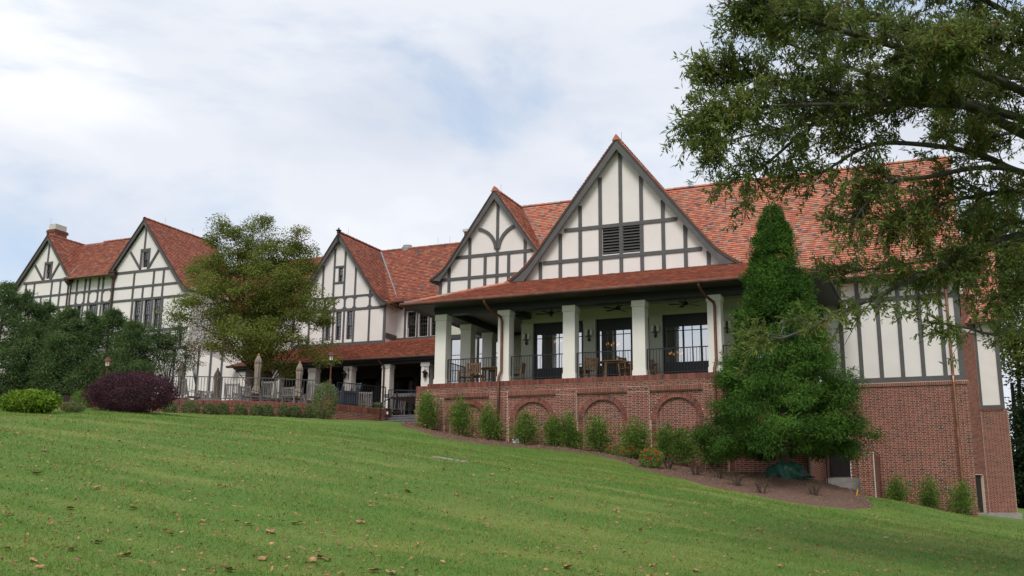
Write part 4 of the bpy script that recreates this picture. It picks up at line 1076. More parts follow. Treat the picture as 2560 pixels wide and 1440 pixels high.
# lamp posts
def lamp_post(loc, h, label):
    t = thing('lamp_post', (0, 0, 0), label, 'lamp post', 'lamp posts by the patio')
    m = MB(); m.lathe((0, 0, 0), [(0.10, 0), (0.10, 0.08), (0.085, 0.12), (0.07, h * 0.38), (0.035, h * 0.41), (0.028, h - 0.42), (0.05, h - 0.42)], 8); m.build('post', 'rust', t)
    m = MB(); m.lathe((0, 0, h - 0.42), [(0.05, 0), (0.085, 0.03), (0.085, 0.045)], 8); m.build('lantern_base', 'rust', t)
    m = MB(); m.lathe((0, 0, h - 0.375), [(0.08, 0), (0.115, 0.19)], 6); m.build('lantern_glass', 'brass_glass', t)
    m = MB()
    for k in range(6):
        a = k * math.pi / 3; m.beam((0.083 * math.cos(a), 0.083 * math.sin(a), h - 0.38), (0.12 * math.cos(a), 0.12 * math.sin(a), h - 0.18), 0.016, 0.016)
    m.build('lantern_frame', 'rust', t)
    m = MB(); m.lathe((0, 0, h - 0.185), [(0.185, 0), (0.18, 0.025), (0.12, 0.10), (0.10, 0.15), (0.03, 0.18), (0.03, 0.22), (0.0, 0.25)], 12); m.build('lantern_cap', 'rust', t)
    t.location = loc; return t
lamp_post((-23.72, 34.97, 6.0), 1.95, 'rusty lantern lamp post on the brick pier beside the planter')
lp = atd(271, 893, 41.0); lamp_post((lp.x, lp.y, gz(lp.x, lp.y)), lp.z - gz(lp.x, lp.y), 'lantern lamp post rising behind the purple shrub')

# ---- furniture
def armchair(name, label, group, m, back=0.9, seat=0.42, w=0.58, lean=0.12, slats=7):
    t = thing(name, (0, 0, 0), label, 'chair', group)
    d = 0.5
    for x in (-w / 2, w / 2):
        MB().box(x - 0.025, x + 0.025, -d / 2 - 0.02, -d / 2 + 0.03, 0, 0.64).build('leg', m, t)
        l = MB(); l.hexa([(x - 0.024, d / 2 - 0.03 + o * lean * k, z) if a else (x + 0.024, d / 2 - 0.03 + o * lean * k, z) for k, z, o in ((0, 0, 1), (1, back, 1)) for a in (1, 0)][:2] +
                         [(x + 0.024, d / 2 + 0.025, 0), (x - 0.024, d / 2 + 0.025, 0), (x - 0.024, d / 2 - 0.03 + lean, back), (x + 0.024, d / 2 - 0.03 + lean, back), (x + 0.024, d / 2 + 0.02 + lean, back), (x - 0.024, d / 2 + 0.02 + lean, back)]); l.build('leg', m, t)
        MB().box(x - 0.035, x + 0.035, -d / 2 - 0.06, d / 2 + 0.02, 0.64, 0.665).build('armrest', m, t)
    s = MB()
    for k in range(6): s.box(-w / 2 + 0.03, w / 2 - 0.03, -d / 2 + k * 0.085, -d / 2 + k * 0.085 + 0.072, seat - 0.02, seat)
    s.box(-w / 2 + 0.026, w / 2 - 0.026, -d / 2 - 0.012, -d / 2 + 0.012, seat - 0.085, seat - 0.021); s.build('seat', m, t)
    y0 = d / 2 - 0.01; b = MB()
    zt = back - 0.03; b.box(-w / 2 + 0.02, w / 2 - 0.02, y0 + lean * 0.95 - 0.012, y0 + lean * 0.95 + 0.018, zt - 0.08, zt)
    b.box(-w / 2 + 0.02, w / 2 - 0.02, y0 + lean * 0.5 - 0.012, y0 + lean * 0.5 + 0.015, seat + 0.05, seat + 0.10); b.build('back_rail', m, t)
    for k in range(slats):
        x = -w / 2 + 0.05 + (w - 0.1) * k / (slats - 1)
        q = MB(); q.beam((x, y0 + lean * 0.5, seat + 0.07), (x, y0 + lean * 0.95, zt - 0.05), 0.042, 0.016, up=(0, 1, 0)); q.build('slat', m, t)
    return t
def table(name, label, group, m, r=0.5, h=0.72, rnd=True):
    t = thing(name, (0, 0, 0), label, 'table', group); top = MB()
    if rnd: top.lathe((0, 0, h - 0.035), [(r - 0.02, 0), (r, 0.01), (r, 0.03), (r - 0.01, 0.035)], 24)
    else:
        for k in range(8): top.box(-r + k * r / 4, -r + k * r / 4 + r / 4 - 0.012, -r, r, h - 0.03, h)
    top.build('table_top', m, t)
    for x in (-0.62, 0.62):
        for y in (-0.62, 0.62): MB().box(x * r - 0.03, x * r + 0.03, y * r - 0.03, y * r + 0.03, 0, h - 0.036).build('leg', m, t)
    for y in (-0.62, 0.62): MB().box(-0.6 * r, 0.6 * r, y * r - 0.015, y * r + 0.015, h - 0.11, h - 0.037).build('apron', m, t)
    return t
GCH = 'weathered patio chairs'
hi = armchair('high_back_chair', 'x', GCH, 'teak_grey', back=1.12, lean=0.26, w=0.62, slats=7)
lo = armchair('patio_chair', 'x', GCH, 'teak_grey', back=0.86, lean=0.10, w=0.56, slats=6)
tb1 = table('patio_table', 'x', 'weathered patio tables', 'teak_grey', 0.5)
UMB = [(456, 903, 7.95, 'closed tan parasol on the left, next to the purple shrub'), (545, 921, 7.95, 'shortest closed tan parasol, second from the purple shrub'),
       (647, 886, 8.15, 'tallest closed tan parasol under the spreading tree'), (750, 905, 7.95, 'closed tan parasol furthest right, near the lamp post')]
TL = ['weathered table under the parasol by the purple shrub', 'weathered table under the shortest parasol', 'weathered table under the tallest parasol', 'weathered table under the parasol near the lamp post']
def umbrella(h, label):
    t = thing('parasol', (0, 0, 0), label, 'parasol', 'closed parasols on the patio'); rng = random.Random(int(h * 1000))
    MB().tube([(0, 0, 0), (0, 0, h - 0.05)], 0.022, 8).build('pole', 'teak', t)
    MB().lathe((0, 0, h - 0.06), [(0.02, 0), (0.05, 0.03), (0.05, 0.06), (0.02, 0.09), (0.0, 0.1)], 10).build('finial', 'finial_orange', t)
    c = MB(); prof = [(0.19, 0.86), (0.185, 0.95), (0.13, 1.18), (0.105, 1.30), (0.12, 1.45), (0.125, h - 0.62), (0.145, h - 0.48), (0.12, h - 0.42), (0.155, h - 0.40), (0.12, h - 0.25), (0.05, h - 0.07), (0.02, h - 0.05)]
    n = 32; i0 = 0; ph = rng.uniform(0, 6)
    for r_, z in prof:
        for j in range(n):
            a = 2 * math.pi * j / n; f = 1 + 0.24 * math.cos(8 * a + ph + z) + 0.08 * math.cos(3 * a + 2 * z)
            c.v.append((r_ * f * math.cos(a), r_ * f * math.sin(a), z + (0.03 * math.cos(8 * a + ph) if r_ > 0.16 else 0)))
    for k in range(len(prof) - 1):
        for j in range(n):
            a = k * n + j; b = k * n + (j + 1) % n; c.f.append((a, b, b + n, a + n)); c.m.append(0)
    c.build('canopy', 'canvas', t, True)
    MB().lathe((0, 0, 1.27), [(0.125, 0), (0.13, 0.02), (0.125, 0.04)], 12).build('tie_strap', 'canvas', t)
    MB().lathe((0, 0, 0), [(0.22, 0), (0.22, 0.05), (0.05, 0.09), (0.04, 0.3)], 12).build('base', 'iron', t)
    return t
for i, (x, y, z, lb) in enumerate(UMB):
    p = atz(x, y, z); u_ = umbrella(z - ZPT, lb); u_.location = (p.x, p.y, ZPT)
    tt = tb1 if i == 0 else dup(tb1, (0, 0, 0), 0)
    tt.location = (p.x, p.y, ZPT); tt.rotation_euler = (0, 0, 0.3 * i); tt['label'] = TL[i]
def chair_at(proto, used, px, Z, rz, label, z=ZPT):
    p = atd(px, 990, Z); o = proto if not used[0] else dup(proto, (0, 0, 0), 0); used[0] = True
    o.location = (p.x, p.y, z); o.rotation_euler = (0, 0, rz); o['label'] = label; return o
uh, ul = [False], [False]
for px, Z, rz, lb in ((482, 41.2, 2.7, 'high-backed grey chair right of the leftmost parasol'), (588, 42.6, 3.5, 'high-backed grey chair between the two middle parasols'), (684, 41.6, 3.3, 'high-backed grey chair just right of the tallest parasol'),
                      (782, 42.2, 3.9, 'high-backed grey chair behind the tall round shrub'), (913, 45.2, 3.7, 'high-backed grey chair right beside the planter box'), (940, 45.6, 2.5, 'high-backed grey chair second from the planter box'), (992, 47.0, 3.9, 'high-backed grey chair beside the slate steps')):
    chair_at(hi, uh, px, Z, rz, lb)
for px, Z, rz, lb in ((512, 42.4, 0.6, 'low grey armchair between the two left parasols'), (532, 44.2, 2.0, 'low grey armchair by the shortest parasol, its back turned left'), (608, 43.4, 1.4, 'low grey armchair left of the tallest parasol'), (628, 41.0, 3.0, 'low grey armchair in front of the tallest parasol'),
                      (668, 44.0, 0.2, 'low grey armchair behind the table of the tallest parasol'), (708, 42.0, 4.4, 'low grey armchair midway between the two right parasols'), (731, 41.2, 3.2, 'low grey armchair left of the parasol near the lamp post'), (768, 43.5, 0.3, 'low grey armchair right of the parasol near the lamp post')):
    chair_at(lo, ul, px, Z, rz, lb)
st_ = table('side_table', 'low grey side table between the high-backed chairs and the steps', 'weathered patio tables', 'teak_grey', 0.32, 0.48, False); p = atd(962, 1000, 46.2); st_.location = (p.x, p.y, ZPT)
# porch furniture
pc = armchair('porch_chair', 'x', 'teak porch chairs', 'teak', back=0.92, lean=0.12); up = [False]
for px, v, rz, lb in ((1163, 37.5, -1.2, 'teak armchair turned sideways in the left porch bay'), (1192, 37.15, 3.2, 'teak armchair with its back to the rail in the left porch bay'), (1288, 37.4, -1.4, 'teak chair half hidden by the second porch column'), (1466, 37.2, -2.2, 'teak armchair left of the round table on the porch'), (1574, 37.2, 1.3, 'teak armchair right of the round table on the porch'), (1621, 37.9, 0.5, 'teak chair half hidden by the fourth porch column')):
    p = at(px, 930, v); o = pc if not up[0] else dup(pc, (0, 0, 0), 0); up[0] = True; o.location = (p.x, v, 6.54); o.rotation_euler = (0, 0, rz); o['label'] = lb
ptb = table('porch_table', 'small round teak table in the left porch bay', 'teak porch tables', 'teak', 0.5, 0.74); p = at(1232, 930, 37.5); ptb.location = (p.x, 37.5, 6.54)
o = dup(ptb, (at(1536, 930, 37.4).x, 37.4, 6.54), 0.4, 'wide round teak table in the middle of the porch', (1.25, 1.25, 1))
# sconces, fans, lanterns, chandeliers
sc_l = ['first', 'second', 'third', 'fourth', 'fifth']
for i, u in enumerate(CU[1:]):
    t = thing('wall_sconce', (u, VA - 0.02, 8.46), 'twin candle wall sconce on the %s porch pilaster counted from the left' % sc_l[i], 'sconce', 'porch wall sconces')
    k = MB(); k.box(u - 0.035, u + 0.035, VA - 0.05, VA - 0.002, 8.40, 8.88); k.lathe((u, VA - 0.06, 8.38), [(0.02, 0), (0.06, 0.05), (0.05, 0.12)], 8); k.beam((u - 0.14, VA - 0.1, 8.60), (u + 0.14, VA - 0.1, 8.60), 0.03, 0.04)
    k.beam((u, VA - 0.1, 8.60), (u, VA - 0.03, 8.60), 0.03, 0.03); k.build('bracket', 'iron', t)
    for s in (-1, 1): MB().lathe((u + s * 0.11, VA - 0.1, 8.62), [(0.045, 0), (0.05, 0.01), (0.05, 0.25)], 10).build('candle_glass', 'brass_glass', t)
FN = ['second', 'third', 'fourth', 'fifth']
for i, px in enumerate((1290, 1378, 1545, 1714)):
    p = at(px, 775, 37.5); u = p.x
    t = thing('ceiling_fan', (u, 37.5, 9.8), 'dark bladed ceiling fan, %s from the left under the porch ceiling' % ['first', 'second', 'third', 'fourth'][i], 'ceiling fan', 'porch ceiling fans')
    k = MB(); k.tube([(u, 37.5, 9.8), (u, 37.5, 9.55)], 0.02, 8); k.lathe((u, 37.5, 9.42), [(0.05, 0), (0.11, 0.03), (0.11, 0.11), (0.04, 0.15)], 12); k.build('motor', 'iron', t)
    for j in range(5):
        a = j * 2 * math.pi / 5 + i * 0.7; c, s = math.cos(a), math.sin(a)
        b_ = MB(); b_.hexa([(u + c * r_ - s * w, 37.5 + s * r_ + c * w, 9.46 + z + w * 0.15) for z in (0, 0.012) for r_, w in ((0.12, -0.04), (0.66, -0.075), (0.66, 0.075), (0.12, 0.04))]); b_.build('blade', 'door_black', t)
for px, py, v, lb in ((862, 938, 43.7, 'black hanging lantern on the veranda column behind the lamp post'), (1063, 935, 43.7, 'black hanging lantern on the veranda column next to the porch')):
    p = at(px, py, v); t = thing('wall_lantern', p, lb, 'lantern', 'veranda lanterns')
    k = MB(); k.beam((p.x + 0.22, p.y, p.z - 0.2), (p.x + 0.22, p.y, p.z + 0.4), 0.03, 0.03); k.beam((p.x + 0.22, p.y, p.z + 0.3), (p.x, p.y - 0.05, p.z + 0.36), 0.02, 0.02); k.beam((p.x, p.y - 0.05, p.z + 0.36), (p.x, p.y - 0.05, p.z + 0.2), 0.015, 0.015); k.build('bracket', 'iron', t)
    k = MB(); k.lathe((p.x, p.y - 0.05, p.z + 0.06), [(0.17, 0), (0.06, 0.12), (0.0, 0.16)], 8); k.build('cap', 'iron', t)
    k = MB(); k.lathe((p.x, p.y - 0.05, p.z - 0.2), [(0.07, 0), (0.11, 0.26)], 6); k.build('lantern_glass', 'pane_dark', t)
CHD = ((1003, 930, 48.6, 'lit chandelier behind the veranda window next to the porch'), (843, 941, 48.6, 'small lit chandelier behind the window by the lamp post'), (1400, 856, 40.4, 'lit chandelier behind the second porch bay'), (1532, 862, 40.4, 'lit chandelier behind the middle porch bay'), (1690, 885, 40.4, 'lit chandelier behind the right porch bay'))
for px, py, v, lb in CHD:
    p = at(px, py, v); t = thing('chandelier', p, lb, 'chandelier', 'lit chandeliers indoors')
    k = MB(); k.tube([(p.x, p.y, p.z - 0.1), (p.x, p.y, p.z + 0.8)], 0.012, 6)
    for j in range(6):
        a = j * math.pi / 3; k.tube([(p.x, p.y, p.z - 0.1), (p.x + 0.2 * math.cos(a), p.y + 0.2 * math.sin(a), p.z - 0.12), (p.x + 0.27 * math.cos(a), p.y + 0.27 * math.sin(a), p.z - 0.03)], 0.01, 5)
    k.build('frame', 'iron', t)
    for j in range(6):
        a = j * math.pi / 3; MB().lathe((p.x + 0.27 * math.cos(a), p.y + 0.27 * math.sin(a), p.z - 0.02), [(0.02, 0), (0.045, 0.04), (0.03, 0.09), (0.0, 0.11)], 6).build('bulb', 'bulb', t)

# ---- right-hand door steps and brick cheek wall
lst = thing('door_steps', (-3.8, 40, 2.0), 'pale concrete steps below the black service door', 'steps')
MB().box(-4.28, -3.0, 40.2, 41.92, 1.2, 2.79).build('landing', 'concrete', lst)
for k in range(3): MB().box(-4.28, -2.95, 39.85 - k * 0.35, 40.2 - k * 0.35, 1.2, 2.60 - k * 0.19).build('step', 'concrete', lst)
ckw = thing('cheek_wall', (-2.65, 38.4, 1.9), 'small red brick cheek wall beside the service door steps', 'wall')
cf = MB().box(-2.9, -2.38, 38.4, 41.93, 1.0, 3.69).build('wall_face', 'mortar', ckw)
B = Bricks(cf, (0, 38.4, 0), (1, 0, 0), (0, -1, 0), 61); B.flemish(-2.9, -2.38, 1.5, 3.68); B.finish(80)
B = Bricks(cf, (-2.38, 0, 0), (0, 1, 0), (1, 0, 0), 62); B.flemish(38.4, 41.9, 1.5, 3.68); B.finish()
MB().box(-2.93, -2.36, 38.37, 41.92, 3.691, 3.75).build('cap', BRK[0], ckw)
MB().box(-2.405, -2.37, 38.385, 38.40, 1.6, 3.69).build('corner_strip', 'limestone', ckw)
dh = thing('door_handrail', (-4.2, 40.0, 2.6), 'thin black handrail left of the service door steps', 'handrail')
q = MB(); q.tube([(-4.2, 41.6, 2.79), (-4.2, 41.6, 3.75), (-4.2, 40.0, 3.6), (-4.2, 39.6, 3.3)], 0.022, 6); q.build('rail', 'iron', dh); MB().tube([(-4.2, 39.9, 2.2), (-4.2, 39.9, 3.55)], 0.022, 6).build('post', 'iron', dh)
dp = MB(); dp.tube([(-4.38, 35.9, 6.4), (-4.38, 35.9, 2.3)], 0.06, 10); dp.build('downspout', 'copper_old', club)

# ------------------------------------------------------------------ mulch bed
FR = [(1003, 1062), (1050, 1080), (1110, 1097), (1200, 1110), (1300, 1118), (1400, 1126), (1480, 1138), (1560, 1156), (1620, 1176), (1690, 1194), (1760, 1211), (1840, 1229), (1900, 1241), (1980, 1255), (2060, 1267), (2130, 1275), (2170, 1274), (2187, 1268)]
BK = [(-20.6, 36.2), (-19.9, 35.98), (-18.8, 35.98), (-17.3, 35.98), (-15.6, 35.98), (-14, 35.98), (-12.6, 35.98), (-11.2, 35.98), (-10.0, 35.98), (-8.8, 35.98), (-7.6, 35.98), (-6.4, 35.98), (-5.5, 35.98), (-4.7, 35.98), (-4.2, 36.6), (-3.7, 36.9), (-3.3, 36.2), (-3.0, 35.3)]
FW = [on_ground(*p) for p in FR]
def resample(P, n):
    P = [Vector((p[0], p[1], 0)) for p in P]; L = [0]
    for a, b in zip(P, P[1:]): L.append(L[-1] + (b - a).length)
    out = []
    for k in range(n):
        s = L[-1] * k / (n - 1); j = 0
        while j < len(L) - 2 and L[j + 1] < s: j += 1
        out.append(P[j].lerp(P[j + 1], (s - L[j]) / max(1e-6, L[j + 1] - L[j])))
    return out
NM, NT = 170, 26
fr_, bk_ = resample([(p.x, p.y) for p in FW], NM), resample(BK, NM)
for i_, p_ in enumerate(fr_): p_.y += 0.10 * math.sin(i_ * 0.9) * math.sin(i_ * 0.37) + 0.05 * math.sin(i_ * 2.3)
CED = Vector((-4.75, 32.9, 0))
def mulch_h(x, y): return 0.34 * math.exp(-(((x - CED.x) / 2.4) ** 2 + ((y - CED.y - 0.3) / 1.8) ** 2))
rngm = random.Random(9); mv = []
for i in range(NM):
    for j in range(NT):
        t = j / (NT - 1); p = fr_[i].lerp(bk_[i], t)
        e = min(1, t * 7) * (1 if 0 < i < NM - 1 else 0)
        z = gz(p.x, p.y) + float(bumps(p.x, p.y)) + (-0.03 if j == 0 else 0.045 + mulch_h(p.x, p.y) * min(1, t * 3.5) + rngm.uniform(-0.014, 0.022) * e)
        mv.append((p.x + rngm.uniform(-0.02, 0.02), p.y + rngm.uniform(-0.03, 0.03) * (j < NT - 1), z))
mi = np.arange(NM * NT).reshape(NM, NT)
mf = np.stack([mi[:-1, :-1].ravel(), mi[1:, :-1].ravel(), mi[1:, 1:].ravel(), mi[:-1, 1:].ravel()], 1)
mat('mulch_bark', (0.200, 0.115, 0.078), 0.95, col2=(0.075, 0.040, 0.028), vscale=26, bump=1.0, bscale=70, detail=6)
mat('mulch_chip', (0.24, 0.145, 0.10), 0.95, island=0.5)
mu = link('mulch_bed', np_mesh('mulch_bed', np.array(mv), mf, ['mulch_bark'], True)); mu['kind'] = 'structure'
# ------------------------------------------------------------------ leaves, plants
def unit(a): return a / np.maximum(np.linalg.norm(a, axis=1, keepdims=True), 1e-9)
def leaf_obj(name, P, D, L, W, mats, parent, rng, midx=None, droop=0.0, hint=None, hn=0.55):
    """diamond leaves, one folded quad each"""
    n = len(P); P = np.asarray(P, float); D = unit(np.asarray(D, float)); rn = rng.normal(size=(n, 3))
    if hint is not None: rn = unit(np.asarray(hint, float)) + rn * hn
    Sd = unit(np.cross(D, rn)); N = np.cross(Sd, D)
    L = (np.ones(n) * L)[:, None]; W = (np.ones(n) * W)[:, None]
    v = np.empty((n, 4, 3)); v[:, 0] = P; v[:, 1] = P + D * L * 0.45 + Sd * W * 0.5 + N * W * 0.15; v[:, 2] = P + D * L - N * L * droop; v[:, 3] = P + D * L * 0.45 - Sd * W * 0.5 + N * W * 0.15
    f = np.arange(n * 4).reshape(n, 4)
    return link(name, np_mesh(name, v.reshape(-1, 3), f, mats, False, midx), parent)
def blob(rng, n, c, r, flat=1.0, shell=0.5):
    d = unit(rng.normal(size=(n, 3))); rad = (shell + (1 - shell) * rng.random(n) ** 0.6)[:, None]
    q = d * rad * np.array(r); return q + np.array(c), d
# mulch chips
rg = np.random.RandomState(4)
ii = rg.randint(0, NM - 1, 5200); jj = rg.randint(1, NT - 1, 5200); mva = np.array(mv)
cp = mva[ii * NT + jj] + rg.normal(size=(5200, 3)) * np.array([0.05, 0.05, 0.004]) + np.array([0, 0, 0.012])
cd = rg.normal(size=(5200, 3)) * np.array([1, 1, 0.25])
ck = leaf_obj('mulch_chips', cp, cd, rg.uniform(0.03, 0.09, 5200), rg.uniform(0.012, 0.03, 5200), ['mulch_chip'], None, rg); tag(ck, 'loose brown bark chips over the planting bed', 'mulch', kind='stuff')

def shrub(px, py, wpx, hpx, name, label, cat, group, leaf, n, L=0.05, W=0.025, style='round', seed=1, base=None, depth=0.9, stems=6, mats=None, zoff=0.0):
    rng = np.random.RandomState(seed); b = base if base is not None else on_ground(px, py)
    Z = proj(b)[2]; w = wpx * Z / FPX / 2; h = hpx * Z / FPX
    t = thing(name, (b.x, b.y, b.z), label, cat, group)
    c = np.array([b.x, b.y, b.z])
    if style == 'round':
        P, d = blob(rng, n, c + np.array([0, 0, h * 0.48]), (w, w * depth, h * 0.52), shell=0.62)
        P = P + rng.normal(size=P.shape) * 0.02; P[:, 2] = np.maximum(P[:, 2], b.z + 0.02)
        ang = np.arctan2(d[:, 1], d[:, 0]); lump = 1 + 0.06 * np.sin(5 * ang + 3 * d[:, 2] + seed) + 0.05 * np.sin(9 * ang - 7 * d[:, 2])
        P = c + np.array([0, 0, h * 0.4]) + (P - c - np.array([0, 0, h * 0.4])) * lump[:, None]
        P[:, 2] = np.maximum(P[:, 2], b.z + 0.02)
        D = d * 0.5 + rng.normal(size=d.shape) * 0.8 + np.array([0, 0, 0.3]); Hn = d + np.array([0, 0, 0.35])
    else:                                   # open bush: leaves along upright shoots
        ns = 34; P = []; D = []; Hn = []
        for k in range(ns):
            a = rng.uniform(0, 6.28); r_ = abs(rng.normal(0, 0.42)) + 0.1; r_ = min(r_, 1.0)
            tip = c + np.array([math.cos(a) * r_ * w * 1.25, math.sin(a) * r_ * w * depth, h * rng.uniform(0.40, 1.12) * (1.05 - 0.35 * r_)])
            root = c + np.array([math.cos(a) * r_ * w * 0.35, math.sin(a) * r_ * w * 0.3, 0.02])
            m = n // ns; s = rng.uniform(0.12, 1, m) ** 0.75
            ctr = root + (tip - root) * s[:, None]; sp = (0.14 * w + 0.10) * (1.15 - 0.7 * s)[:, None]
            q = rng.normal(size=(m, 3)) * sp; P.append(ctr + q); D.append(unit(q) + (tip - root) / np.linalg.norm(tip - root) * 0.6); Hn.append(unit(q) + unit((tip - c)[None]) * 0.7 + np.array([0, 0, 0.5]))
        P = np.concatenate(P); D = np.concatenate(D); Hn = np.concatenate(Hn); P[:, 2] = np.maximum(P[:, 2], b.z + 0.03)
    ms = mats or [leaf]
    leaf_obj('foliage', P, D, L * rng.uniform(0.7, 1.2, len(P)), W * rng.uniform(0.8, 1.2, len(P)), ms, t, rng, None if len(ms) == 1 else (rng.random(len(P)) < 0.16).astype(int), hint=Hn)
    s = MB()
    for k in range(stems):
        a = rng.uniform(0, 6.28); s.tube([(b.x + 0.04 * math.cos(a), b.y + 0.04 * math.sin(a), b.z - 0.05), (b.x + w * 0.35 * math.cos(a), b.y + w * 0.3 * math.sin(a), b.z + h * 0.4), (b.x + w * 0.55 * math.cos(a), b.y + w * 0.5 * math.sin(a), b.z + h * 0.75)], [0.014, 0.01, 0.005], 5)
    s.build('stems', 'bark_brown', t)
    return t
# clipped shrubs along the patio wall
WL = ['first', 'second', 'third', 'fourth', 'fifth', 'sixth', 'seventh', 'eighth', 'ninth', 'tenth']
for i, (x, y, w, h) in enumerate(((423, 1033, 46, 26), (475, 1036, 56, 31), (522, 1038, 40, 26), (556, 1039, 36, 29), (599, 1039, 38, 26), (640, 1041, 36, 27), (668, 1042, 34, 28), (709, 1043, 36, 29), (738, 1045, 34, 27), (776, 1047, 42, 31))):
    b = atd(x, 1035, 39.95 + (x - 440) * 0.0036 - 0.62); b.z = gz(b.x, b.y)
    shrub(x, y, w * 0.86, h + 6, 'clipped_shrub', 'small rounded olive-green shrub, %s from the purple one along the patio wall' % WL[i], 'shrub', 'clipped shrubs along the patio wall', 'leaf_box', 2600, 0.06, 0.026, seed=70 + i, base=b)
shrub(810, 1047, 66, 92, 'tall_shrub', 'tall rounded green shrub at the corner of the patio wall', 'shrub', None, 'leaf_bush', 5200, 0.06, 0.028, seed=90, mats=['leaf_box', 'leaf_bush'])
shrub(325, 1031, 272, 100, 'purple_shrub', 'big mounded purple shrub at the lawn edge', 'shrub', None, 'leaf_purple', 26000, 0.055, 0.030, seed=91, depth=0.55)
shrub(70, 1031, 180, 52, 'lime_shrub', 'low bright yellow-green shrub at the far left edge', 'shrub', None, 'leaf_lime', 9000, 0.10, 0.045, seed=92, depth=0.5)
shrub(180, 1031, 60, 24, 'low_shrub', 'low grey-green shrub left of the purple one', 'shrub', None, 'leaf_box', 2200, 0.06, 0.018, seed=93)
shrub(200, 1018, 50, 46, 'low_shrub', 'small upright green shrub half behind the purple one', 'shrub', None, 'leaf_bush', 2200, 0.06, 0.02, seed=94, base=atd(200, 1022, 41))
# bushes in the mulch bed
BL = [(1068, 1083, 56, 92, 'bright leafy bush beside the slate steps'), (1151, 1096, 62, 100, 'upright dark green bush before the leftmost blind arch'), (1222, 1102, 68, 92, 'bright leafy bush under the first copper downspout'),
      (1313, 1111, 72, 86, 'green bush beside the small white splash box'), (1383, 1112, 44, 82, 'narrow bush between the second and third blind arch'), (1421, 1118, 56, 88, 'upright bush just left of the third blind arch'),
      (1493, 1125, 86, 100, 'broad leafy bush before the third blind arch'), (1590, 1133, 96, 92, 'wide dark bush behind the red roses'), (1664, 1134, 56, 86, 'dark bush before the fourth blind arch'), (1710, 1146, 60, 84, 'spiky bush right of the red roses'), (1778, 1150, 64, 86, 'bush tucked against the tall conifer')]
for i, (x, y, w, h, lb) in enumerate(BL):
    b = at(x, y, 35.2); b.z = max(gz(b.x, 35.2) + 0.03, b.z - 0.15)
    shrub(x, y, w, h, 'bush', lb, 'bush', 'bushes along the porch base', 'leaf_bush', 3000, 0.085, 0.045, 'open', 100 + i, base=b)
for i, (x, y, w, h, lb) in enumerate(((2245, 1258, 66, 66, 'bright bush nearest the cheek wall on the right'), (2325, 1280, 56, 76, 'thin bush in the middle of three by the right wall'), (2409, 1296, 62, 90, 'tallest of three bushes, under the right downspout'))):
    b = at(x, y, 41.2); b.z = gz(b.x, 41.2)
    shrub(x, y, w, h, 'bush', lb, 'bush', 'bushes by the right brick wall', 'leaf_bush', 2800, 0.08, 0.034, 'open', 120 + i, base=b)
# roses
for i, (x, y, w, h, lb) in enumerate(((1562, 1142, 96, 36, 'spreading red rose bush in the mulch, left of two'), (1628, 1168, 62, 50, 'red rose bush in the mulch, right of two'))):
    b = on_ground(x, y + 4); t = shrub(x, y, w, h, 'rose_bush', lb, 'rose bush', 'red rose bushes', 'leaf_bush', 2600, 0.05, 0.028, seed=130 + i, base=b)
    rng = np.random.RandomState(140 + i); Z = proj(b)[2]; ww = w * Z / FPX / 2; hh = h * Z / FPX
    for k in range(22):
        d = rng.normal(size=3); d /= np.linalg.norm(d); d[2] = abs(d[2]); d[1] = -abs(d[1])
        p = np.array([b.x, b.y, b.z + hh * 0.4]) + d * np.array([ww, ww * 0.9, hh * 0.62]) * rng.uniform(0.92, 1.08)
        P = np.repeat(p[None], 9, 0); D = unit(rng.normal(size=(9, 3)) + d * 0.8)
        leaf_obj('flower', P - D * 0.015, D, 0.06, 0.055, ['rose_red'], t, rng)
# dry twiggy plants
DL = [(1672, 1172), (1741, 1190), (1795, 1200), (1842, 1212), (1905, 1232), (1830, 1150), (2035, 1240)]
DN = ['dry twiggy plant beside the right rose bush', 'dry twiggy plant below the spiky bush', 'dry twiggy plant left of the yellow stakes', 'dry twiggy plant below the yellow stakes', 'olive-brown twiggy plant below the green bag', 'dry twiggy plant behind the yellow stakes', 'thin twiggy plant on the mulch mound']
for i, ((x, y), lb) in enumerate(zip(DL, DN)):
    b = on_ground(x, y, 0.06); shrub(x, y, 66, 34, 'dry_plant', lb, 'plant', 'dry plants in the mulch', 'leaf_dry', 700, 0.05, 0.010, 'open', 150 + i, base=b, mats=['leaf_dry', 'leaf_box'], stems=16)
# white splash box, stakes, bag, drain
b = on_ground(1292, 1108, 0.05)
sb_ = thing('splash_box', b, 'small white plastic box against the porch base', 'box')
MB().box(b.x - 0.13, b.x + 0.13, b.y - 0.1, b.y + 0.1, b.z, b.z + 0.12).build('body', 'white_plastic', sb_); MB().box(b.x - 0.15, b.x + 0.15, b.y - 0.12, b.y + 0.12, b.z + 0.121, b.z + 0.15).build('lid', 'white_plastic', sb_)
for x, y, h, lb in ((1804, 1174, 0.36, 'bent yellow stake, left of the pair in the mulch'), (1819, 1174, 0.34, 'straight yellow stake, right of the pair in the mulch'), (2108, 1214, 0.26, 'leaning yellow stake before the concrete steps'), (2141, 1246, 0.28, 'yellow stake at the end of the mulch mound')):
    b = on_ground(x, y, 0.08); k = MB(); lean = 0.06 if 'straight' not in lb else 0.01
    k.tube([(b.x, b.y, b.z - 0.1), (b.x + lean * 0.4, b.y, b.z + h * 0.5), (b.x + lean, b.y, b.z + h)], 0.018, 6); o = k.build('marker_stake', 'yellow_plastic'); tag(o, lb, 'stake', 'yellow stakes in the mulch')
cb = Vector((CED.x, CED.y, gz(CED.x, CED.y) + 0.05 + mulch_h(CED.x, CED.y)))
k = MB(); rng = random.Random(6); nseg = 40
